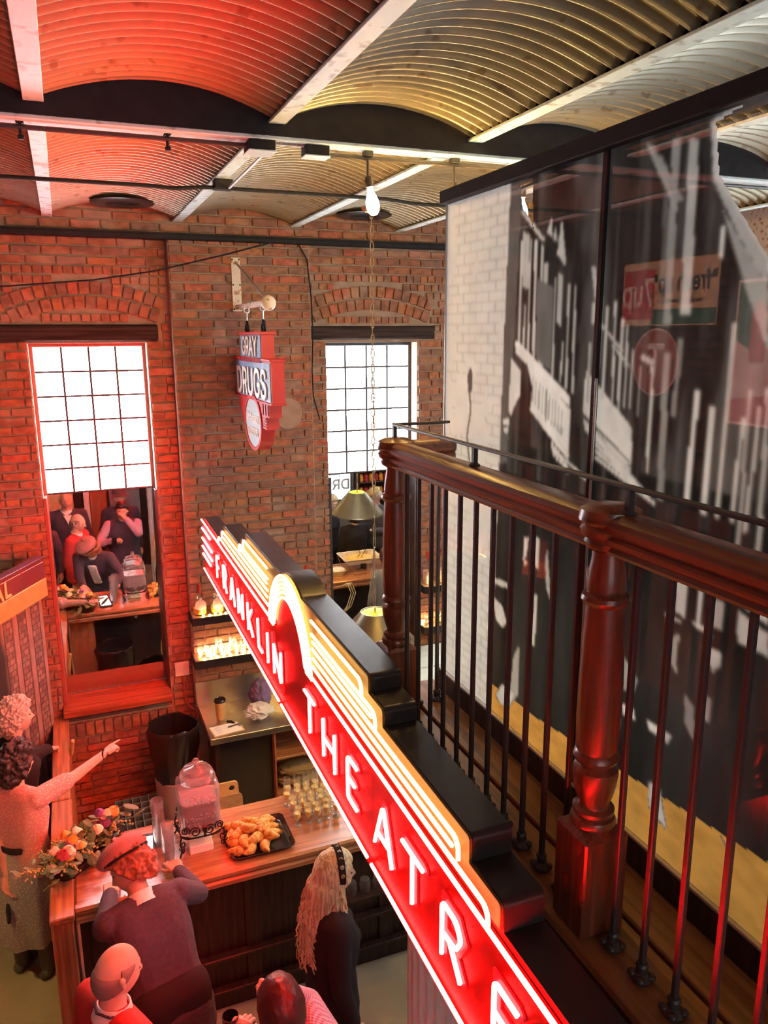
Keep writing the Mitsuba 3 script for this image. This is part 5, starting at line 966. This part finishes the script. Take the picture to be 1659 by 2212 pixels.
def hand_mesh(pose, side):
    """wrist at the origin, fingers along +y, back of the hand +z, thumb toward +x times side"""
    curl = {'relaxed': (24, 28, 30, 34), 'fist': (78, 80, 82, 84), 'point': (4, 74, 78, 82), 'flat': (8, 8, 9, 10), 'grip': (48, 50, 52, 54)}[pose]; out = []
    P = [(-.030, .012, 0), (.028, .012, 0), (-.036, .080, 0), (.034, .085, 0)]
    out.append(MF.batch_hull([sph(p, .0125, 10) for p in P])); out.append(bone((0, -.02, 0), .022, (0, .02, 0), .018))
    for i, (bx, by, L) in enumerate(((.030, .088, .074), (.009, .092, .082), (-.012, .089, .076), (-.031, .080, .058))):
        p = np.array([bx, by, 0.0]); a = 0
        for j, f in enumerate((.45, .31, .24)):
            a += curl[i] * (.7 if j == 0 else 1); q_ = p + L * f * np.array([bx * .6 * (j == 0), math.cos(math.radians(a)), -math.sin(math.radians(a))]); out.append(bone(p, .0095 - .0011 * j, q_, .0085 - .001 * j)); p = q_
    th = [np.array([.026, .022, -.004]), np.array([.050, .050, -.014]), np.array([.055, .078, -.022 if pose != 'fist' else -.036]), np.array([.050 if pose in ('fist', 'point', 'grip') else .060, .100, -.026 if pose != 'fist' else -.05])]
    for a, b, ra, rb in zip(th[:-1], th[1:], (.013, .0105, .0095), (.0105, .0095, .0080)): out.append(bone(a, ra, b, rb))
    m = uni(out); m = m.mirror([1, 0, 0]) if side < 0 else m
    return m
def person(label, x, y, yaw, h=1.75, lean=0, twist=0, hy=0, hp=0, hr=0, L=None, R=None, Lp='relaxed', Rp='relaxed', Lb=None, Rb=None, skin='m_skin', top=None, sleeve='long', bottom=None, skirt=None, shoes='m_black_plastic', fem=False, fat=1.0, fine=.018, group=None, eyes=True, seed=0, hem=.0, vest=None, LE=None, RE=None):
    k = thing('person', label, 'person', group); S = h / 1.75; Rz = rotm((0, 0, 1), yaw); O = np.array([x, y, FL])
    W = lambda p: O + Rz @ (np.asarray(p, float) * S)
    piv = np.array([0, 0, .95]); U = rotm((1, 0, 0), -lean) @ rotm((0, 0, 1), twist)
    Up = lambda p: piv + U @ (np.asarray(p, float) - piv)
    sw, hw = (.165, .098) if fem else (.188, .092)
    # joints, local
    hipL, hipR = np.array([-hw, 0, .92]), np.array([hw, 0, .92]); knL, knR = np.array([-.10, .03, .50]), np.array([.10, .03, .50]); anL, anR = np.array([-.11, -.02, .085]), np.array([.11, -.02, .085])
    shL, shR = Up((-sw, 0, 1.42)), Up((sw, 0, 1.42)); nb = Up((0, -.01, 1.45)); hn = Up((0, .015, 1.555)); hc = Up((0, .03, 1.632))
    toL = lambda p: (Rz.T @ (np.asarray(p, float) - O)) / S
    def ik(s, tgt, sgn_, hint, elb):
        a, b = .295, .262; t = toL(tgt) if tgt is not None else s + np.array([sgn_ * .07, .05, -.54]); dv = t - s; D = np.linalg.norm(dv); 
        if D > (a + b) * .998: t = s + dv / D * (a + b) * .998; dv = t - s; D = np.linalg.norm(dv)
        if elb is not None: hint = toL(elb) - s
        u = dv / D; ca = (a * a + D * D - b * b) / (2 * a * D); hv = np.asarray(hint, float); hv = hv - u * (hv @ u); hv /= np.linalg.norm(hv) + 1e-9
        return s + u * a * ca + hv * a * math.sqrt(max(0, 1 - ca * ca)), t
    elL, wrL = ik(shL, L, -1, Lb if Lb is not None else (-.5, -.6, -.5), LE); elR, wrR = ik(shR, R, 1, Rb if Rb is not None else (.5, -.6, -.5), RE)
    f = fat
    trunk = [([hipL, hipR], .112 * f), ([Up((-.075, .0, 1.10)), Up((.075, .0, 1.10))], .098 * f), ([Up((-.085, .01, 1.28)), Up((.085, .01, 1.28))], .112 * f), ([Up((-.12, .0, 1.40)), Up((.12, .0, 1.40))], .075)]
    def trunkm(e, lo=0): 
        hs = [[sph(p, r + e) for p in ps] for ps, r in trunk]; return [MF.batch_hull(a + b) for a, b in zip(hs[lo:-1], hs[lo + 1:])]
    bust = [bone(Up((s * .07, .085, 1.28)), .062, Up((s * .06, .05, 1.33)), .06) for s in (-1, 1)] if fem else []
    arm = lambda s, e, w, d: [bone(s, .056 + d, e, .043 + d), bone(e, .042 + d, w, .028 + d)]
    leg = lambda a, b, c, d: [bone(a, .088 + d, b, .056 + d), bone(b, .056 + d, c, .040 + d)]
    foot = lambda a, d: [MF.batch_hull([sph(a + [0, -.035, -.045], .036 + d), sph(a + [0, .07, -.055], .034 + d * .6), sph(a + [0, .165, -.062], .022 + d * .6)])]
    skinb = trunkm(0) + bust + arm(shL, elL, wrL, 0) + arm(shR, elR, wrR, 0) + leg(hipL, knL, anL, 0) + leg(hipR, knR, anR, 0) + foot(anL, -.004) + foot(anR, -.004) + [bone(nb, .058, hn, .052), bone(shL, .06, nb, .06), bone(shR, .06, nb, .06)]
    b = t2m(soft(uni(skinb), .022, 8)) if True else None
    HM = U @ rotm((0, 0, 1), hy) @ rotm((1, 0, 0), -hp) @ rotm((0, 1, 0), hr)
    tf = lambda m, M, t: m.transform(np.hstack([M, np.reshape(t, (3, 1))]))
    b = b + tf(head_mesh(), HM, hc)
    for e, w, pose, sd in ((elL, wrL, Lp, -1), (elR, wrR, Rp, 1)):
        yv = w - e; yv /= np.linalg.norm(yv); up = np.array([0, 0, 1.0]) if abs(yv[2]) < .8 else np.array([sd * 1.0, .3, 0]); zv = up - yv * (up @ yv); zv /= np.linalg.norm(zv); xv = np.cross(yv, zv)
        xv_ = xv if sd * 1 > 0 else xv; hm = hand_mesh(pose, -1 if sd > 0 else 1)
        b = b + tf(hm, np.stack([xv_, yv, zv], 1), w + yv * .015)
    wm = lambda t: tm((np.asarray(t.vertices) * S) @ Rz.T + O, t.faces)
    part(k, 'body', wm(m2t(b)), skin, 50, label='skin')
    if eyes:
        for s in (-1, 1): part(k, 'eye', wm(xf(ball((s * .031, .083, .002), .0085, (1, .8, .6), 1), M=HM, t=hc)), 'm_eye', True)
    if top:
        c = trunkm(.014 + (.006 if vest else 0)) + [bone(shL, .066, nb, .064), bone(shR, .066, nb, .064)] + [bone(p_, .066, q_, .06) for p_, q_ in [(Up((s * .07, .085, 1.28)), Up((s * .06, .05, 1.33))) for s in (-1, 1)] if fem]
        sl = []
        for s, e, w in ((shL, elL, wrL), (shR, elR, wrR)):
            if sleeve == 'long': sl += [bone(s, .072, e, .058), bone(e, .058, e + (w - e) * .93, .042)]
            elif sleeve == 'short': sl += [bone(s, .074, s + (e - s) * .75, .064)]
        if hem: c.append(MF.batch_hull([sph(p, .122 * f) for p in (hipL, hipR)] + [sph(p + [0, -.01, -hem], .125 * f) for p in (hipL, hipR)]))
        if vest: part(k, 'vest', wm(soft(uni(c), fine, 12, .005, seed + 1)), vest, 55, label='sleeveless vest'); c = [MF.batch_hull([sph(p, r) for p, r in ((shL, .06), (shR, .06))])]
        part(k, 'jacket' if sleeve == 'long' and not vest else 'shirt', wm(soft(uni(c + sl), fine, 12, .006, seed)), top, 55)
    if bottom:
        part(k, 'trousers', wm(soft(uni([MF.batch_hull([sph(p, .118 * f) for p in (hipL, hipR)] + [sph(p + [0, 0, .09], .112 * f) for p in (hipL, hipR)])] + leg(hipL, knL, anL, .018) + leg(hipR, knR, anR, .018)), fine, 12, .006, seed + 2)), bottom, 55)
    if skirt:
        n = 40; th_ = np.arange(n) * 2 * np.pi / n; prof_ = [(1.08, .140, .115), (.98, .165, .135), (.85, .185, .16), (.65, .20, .18), (.45, .215, .20), (.33, .222, .205), (.33, .205, .19), (.6, .18, .16), (1.0, .12, .10)]; vs = []
        for i, (z, a, c_) in enumerate(prof_):
            ripple = 1 + .09 * np.clip((1.05 - z) / .7, 0, 1) * np.cos(9 * th_ + .7 * np.sin(3 * th_)); vs.append(np.stack([a * ripple * np.cos(th_), c_ * ripple * np.sin(th_), np.full(n, z)], 1))
        N = len(prof_); i, j = np.meshgrid(np.arange(N - 1), np.arange(n), indexing='ij'); a, b_ = i * n + j, i * n + (j + 1) % n; ff = np.vstack([np.stack([a, b_ + n, b_], -1).reshape(-1, 3), np.stack([a, a + n, b_ + n], -1).reshape(-1, 3)])
        part(k, 'skirt', wm(tm(np.vstack(vs), ff)), skirt, True, label='long pleated skirt')
    for a in (anL, anR): part(k, 'shoe', wm(soft(uni(foot(a, .006) + ([bone(a + [0, 0, .20], .056, a, .052)] if fem and skirt else [])), .02, 6)), shoes, 40)
    J = dict(k=k, wm=wm, W=W, HM=HM, hc=hc, Up=Up, U=U, nb=nb, S=S, wrL=wrL, wrR=wrR, elL=elL, elR=elR)
    return J
def hair(J, m, thick=.02, face=.30, low=-.02, rough_=.006, seed=0, back=-.12, fr=30, name='hair', label=None, top=True):
    "cap of hair: pushed out of the skull on crown, sides and back, drawn in at the face"
    b = trimesh.creation.icosphere(subdivisions=5); d = np.asarray(b.vertices); x, y, z = d.T
    r = np.stack([x * .080, y * .102, z * .121], 1); zz, yy = r[:, 2], r[:, 1]
    hl = .052 - .0 * x; cover = 1 / (1 + np.exp(-((zz - (low + (hl - low) * np.clip((yy + .01) / .08, 0, 1) + (back - low) * np.clip(-yy / .08, 0, 1))) / .007)))
    if not top: cover = cover * (1 / (1 + np.exp((zz - .055 + .03 * (yy < -.02)) / .008))) * (yy < .055)
    n = meshkit.fbm(d * fr / 10 + seed, 4, seed); o = thick * (1 + (n - .5) * 2 * rough_ / .006 * .45)
    p = r * (.80 + (.20 + o / .1)[:, None] * cover[:, None]); return part(J['k'], name, J['wm'](xf(tm(p, b.faces), M=J['HM'], t=J['hc'])), m, 60, label=label)
def headpart(J, name, mesh, m, label=None, smooth=40): return part(J['k'], name, J['wm'](xf(mesh, M=J['HM'], t=J['hc'])), m, smooth, label=label)
def torsopart(J, name, mesh, m, label=None, smooth=40):
    v = np.asarray(mesh.vertices); return part(J['k'], name, J['wm'](tm(np.array([0, 0, .95]) + (v - [0, 0, .95]) @ J['U'].T, mesh.faces)), m, smooth, label=label)
def collar(J, m, r=.068, name='collar'):
    return torsopart(J, name, xf(lathe([(r + .012, -.035), (r + .004, .0), (r - .006, .028), (r - .012, .028), (r - .006, -.01)], 28), s=(1, .95, 1), rx=-12, t=(0, .0, 1.475)), m, name)
def dots(c, d, sc, th):
    def fn(p, n, uv):
        a, b_, c_ = mikit.voronoi(p.x * sc + p.z * 7.3, p.z * sc + p.y * sc * .7); return mix(c, d, 1 - smoothstep(th, th + .08, a))
    return fn
mat('m_dotted_shirt', proc(dots((.60, .27, .22), (.74, .48, .42), 44, .17)), .8); mat('m_dotted_skirt', proc(dots((.27, .22, .21), (.42, .35, .32), 40, .15)), .85)
def ging(p, n, uv):
    a, b_ = (p.x + p.y * .5) / .012, p.z / .012; s = .5 * smoothstep(.45, .55, a - dr.floor(a)) + .5 * smoothstep(.45, .55, b_ - dr.floor(b_)); return mix((.62, .46, .54), (.22, .12, .20), s)
mat('m_gingham', proc(ging), .85)
mat('m_navy', proc(lambda p, n, uv: mix((.030, .026, .042), (.055, .048, .066), fbm(p.x * 70, p.y * 70, p.z * 70, 2))), .85, sheen=.3); mat('m_red_cloth', (.42, .035, .03), .8); mat('m_purple_cloth', (.10, .06, .085), .85); mat('m_grey_cloth', (.075, .068, .078), .85)
mat('m_hair_dark', (.022, .013, .013), .45); mat('m_hair_grey', (.52, .45, .38), .6); mat('m_hair_stubble', (.17, .145, .13), .7); mat('m_hair_auburn', (.24, .085, .04), .5); mat('m_hair_blonde', proc(lambda p, n, uv: mix((.80, .62, .40), (.50, .35, .19), smoothstep(.35, .7, noise(p.x * 160, p.y * 160, p.z * 14)))), .42, spec=.4)
mat('m_grey_knit', (.20, .20, .20), .95); mat('m_boot', (.085, .075, .06), .6); mat('m_cap_cloth', (.34, .16, .14), .8); mat('m_silver', (.75, .70, .62), .25, metal=.8)
# the guest who points over the bar
J = person('woman in a dotted shirt and long skirt pointing across the bar', -.525, 5.06, -38, 1.63, L=(-.63, 4.93, -3.50), R=(.125, 5.34, -2.80), Rp='point', Rb=(.2, -.3, -1), hy=-22, top='m_dotted_shirt', sleeve='short', skirt='m_dotted_skirt', shoes='m_boot', fem=True, skin='m_skin', seed=1)
hair(J, 'm_hair_dark', .050, low=-.06, rough_=.012, seed=2, back=-.115, fr=40, label='short dark wavy hair')
torsopart(J, 'belt', xf(lathe([(.160, 0), (.166, .01), (.166, .04), (.158, .05)], 40), s=(1.0, .84, 1), t=(0, 0, 1.045)), 'm_black_cloth', 'dark belt'); part(J['k'], 'bracelet', J['wm'](tube([J['wrR'] + .036 * (math.cos(t) * np.array([0, 0, 1]) + math.sin(t) * np.array([.45, -.9, 0])) for t in np.linspace(0, 6.283, 25)[:-1]], .006, 6, True)), 'm_black_cloth', 30)
solo('phone', box(-.65, -.63, 4.87, 4.95, -3.66, -3.56, .005), 'm_black_plastic', 'dark phone held low by the pointing woman', 'phone')
J = person('older woman with fluffy grey hair in black at the far left', -.555, 5.60, -78, 1.72, R=(-.345, 5.98, -3.07), Rb=(.3, -.8, -.6), hy=4, hp=-4, top='m_black_cloth', bottom='m_black_cloth', fem=True, skin='m_skin_pale', seed=3)
hair(J, 'm_hair_grey', .036, low=-.045, rough_=.012, seed=5, back=-.11, fr=95, label='short fluffy grey hair'); headpart(J, 'earring', ball((.084, .0, -.045), .007, sub=1), 'm_silver')
J = person('man in a dark jacket and red cap leaning over the bar by the flowers', .215, 3.40, 18, 1.76, lean=34, hy=52, hp=10, L=(-.02, 4.10, -3.05), R=(.36, 4.16, -3.055), RE=(.60, 3.9, -3.2), Rb=(.8, -.2, -.5), top='m_navy', bottom='m_black_cloth', skin='m_skin', seed=6, hem=.12)
hair(J, 'm_hair_auburn', .034, low=-.05, rough_=.014, seed=8, back=-.10, fr=40, label='wavy auburn hair')
headpart(J, 'cap', xf(tm(*(lambda b: (np.asarray(b.vertices) * [1, 1, 1], b.faces))(trimesh.creation.icosphere(subdivisions=3))), s=(.108, .135, .062), rx=-8, t=(0, .012, .098)), 'm_cap_cloth', 'soft red cap', True); headpart(J, 'cap_band', xf(tube([(.1 * math.cos(t), .122 * math.sin(t), 0) for t in np.linspace(0, 6.283, 33)[:-1]], .008, 6, True), t=(0, -.002, .066)), 'm_black_cloth')
collar(J, 'm_white', .072); torsopart(J, 'shirt_front', box(-.052, .052, .122, .152, 1.06, 1.43, .012), 'm_white', 'white shirt front')
J = person('balding man in a red jacket seen from above at the bottom left', -.045, 2.955, -62, 1.735, hy=-6, hp=8, top='m_red_cloth', bottom='m_black_cloth', skin='m_skin_pale', fat=1.08, seed=9)
hair(J, 'm_hair_stubble', .007, low=-.03, rough_=.004, seed=11, back=-.10, top=False, label='short grey fringe of hair'); collar(J, 'm_white', .078)
torsopart(J, 'lanyard', tube([(-.05, .10, 1.36), (-.072, .03, 1.47), (-.06, -.05, 1.50), (0, -.075, 1.505), (.06, -.05, 1.50), (.072, .03, 1.47), (.05, .10, 1.36)], .006, 6), 'm_navy', 'dark neck strap')
J = person('blonde woman with a jewelled black headband and black coat at the bar front', 1.015, 3.30, -92, 1.655, hy=0, hp=0, top='m_black_cloth', bottom='m_black_cloth', fem=True, skin='m_skin', seed=12, hem=.35)
hair(J, 'm_hair_blonde', .020, low=-.07, rough_=.004, seed=13, back=-.118, fr=20, label='blonde hair on the crown')
rr_ = np.random.default_rng(3); lk = []
for i in range(230):
    a = rr_.uniform(.35, 2 * np.pi - .35) + math.pi / 2; a0 = np.array([.084 * math.cos(a), .104 * math.sin(a), 0]); 
    if a0[1] > .055: continue
    ln = rr_.uniform(.28, .54) if a0[1] < .02 else rr_.uniform(.12, .42); n_ = 16; t = np.linspace(0, 1, n_); ph = rr_.uniform(0, 6.28); cr_ = .010 + .022 * t
    top_ = a0 * [.55, .62, 0] + [0, -.01, .118 * math.sqrt(max(.05, 1 - .36))]
    base = np.where(t[:, None] < .28, top_ + (a0 * 1.10 + [0, 0, -.01] - top_) * (np.sin(t / .28 * np.pi / 2)[:, None]), a0 * 1.10 + np.stack([np.sign(a0[0]) * .01 * t, -.06 * t - .01, -(t - .28) / .72 * ln - .01], 1))
    wv = np.stack([np.sin(t * 13 + ph), np.cos(t * 11 + ph), 0 * t], 1) * (cr_ * np.clip((t - .3) * 3, 0, 1))[:, None]; lk.append(tube(base + wv, .0080 * (1 - .75 * t ** 2) + .001, 6))
headpart(J, 'hair_locks', cat(lk), 'm_hair_blonde', 'long wavy blonde locks', 50)
bd = [(.092 * math.cos(t), .018 + .0 * t, .012 + .134 * math.sin(t)) for t in np.linspace(-.15, math.pi + .15, 33)]; bd = np.array(bd); bd[:, 2] = .005 + (bd[:, 2] - .005) * 1.03; bm = cat([tube(bd + [0, o, 0], .0075, 6) for o in (-.012, -.004, .004, .012)]); hb_ = headpart(J, 'headband', bm, 'm_black_cloth', 'black headband')
for i, t in enumerate(np.linspace(.25, math.pi - .25, 9)): part(hb_, 'jewel', J['wm'](xf(cat([ball((.100 * math.cos(t) + .012 * 0, .018 + .0075 * math.cos(u), .006 + .147 * math.sin(t) + .0075 * math.sin(u)), .0052, sub=1) for u in np.arange(5) * 1.257]), M=J['HM'], t=J['hc'])), 'm_silver' if i % 2 else 'm_brass', True)
J = person('dark haired man in a gingham shirt and dark vest drinking, at the bottom edge', .565, 2.50, 0, 1.735, hy=8, R=(.60, 2.70, -2.66), RE=(.90, 2.62, -3.0), Rp='fist', L=(.40, 2.78, -2.93), Lp='grip', Lb=(-.8, -.3, -.6), top='m_gingham', vest='m_navy', bottom='m_black_cloth', fat=1.08, skin='m_skin', seed=15)
hair(J, 'm_hair_dark', .020, low=-.01, rough_=.005, seed=16, back=-.10, label='short dark hair'); solo('cocktail_glass', lathe([(0, 0), (.032, 0), (.036, .09), (.034, .09), (.030, .008), (0, .008)], 18, (.42, 2.87, -2.965)), 'm_black_plastic', 'dark drink glass held by the man in the vest', 'glass', 30)
# guests who stand below the picture and show only in the mirrors
J = person('tall man in a grey fedora and dark suit, mirrored in the left window', .575, 1.86, 4, 1.76, top='m_navy', bottom='m_black_cloth', seed=18); collar(J, 'm_white', .074)
headpart(J, 'hat', xf(cat([lathe([(0, .0), (.145, -.006), (.15, 0), (.10, .012), (.096, .09), (.08, .112), (.03, .104), (0, .10)], 32)]), s=(.92, 1.1, 1), t=(0, 0, .055)), 'm_grey_cloth', 'grey fedora hat')
J = person('big man in a dark V neck sweater, mirrored at the left of the left window', -.15, 2.06, -4, 1.84, fat=1.2, top='m_navy', bottom='m_black_cloth', seed=20); collar(J, 'm_letter_white', .080); torsopart(J, 'shirt_front', ext_y([(-.05, 1.45), (.05, 1.45), (0, 1.33)], .135, .160), 'm_letter_white', 'white shirt in the neckline'); hair(J, 'm_hair_grey', .006, low=-.02, seed=21, top=False)
J = person('guest in a plum jacket, mirrored at the left edge of the left window', -.52, 2.50, 6, 1.66, top='m_purple_cloth', bottom='m_black_cloth', seed=22); hair(J, 'm_hair_dark', .02, seed=23, back=-.10)
J = person('blonde woman in black, mirrored at the left edge of the right window', 3.50, 2.78, -50, 1.63, hy=30, top='m_black_cloth', bottom='m_black_cloth', fem=True, skin='m_skin_pale', seed=24); hair(J, 'm_hair_blonde', .035, low=-.11, seed=25, back=-.14, label='blonde hair')
J = person('man in a flat cap and grey jacket, mirrored beside the bronze lamp', 4.17, 2.98, 55, 1.76, hy=25, hp=22, L=(3.90, 3.15, -3.0), R=(3.98, 3.28, -3.0), top='m_grey_cloth', bottom='m_black_cloth', skin='m_skin_pale', seed=26); hair(J, 'm_hair_grey', .008, low=-.02, seed=27, back=-.10); headpart(J, 'cap', xf(trimesh.creation.icosphere(subdivisions=3), s=(.098, .125, .040), rx=-6, t=(0, .02, .085)), 'm_tan', 'tan flat cap', True)
J = person('guest in a black coat turned away, mirrored below the bronze lamp', 3.66, 3.42, 170, 1.60, top='m_black_cloth', bottom='m_black_cloth', fat=1.2, seed=28, hem=.3); hair(J, 'm_hair_dark', .03, low=-.06, seed=29, back=-.12)
J = person('bartender in a fuzzy grey sweater, mirrored beside the far newel post', 3.36, 5.45, 175, 1.66, top='m_grey_knit', bottom='m_black_cloth', fem=True, seed=31); hair(J, 'm_hair_dark', .03, low=-.08, seed=32, back=-.13)
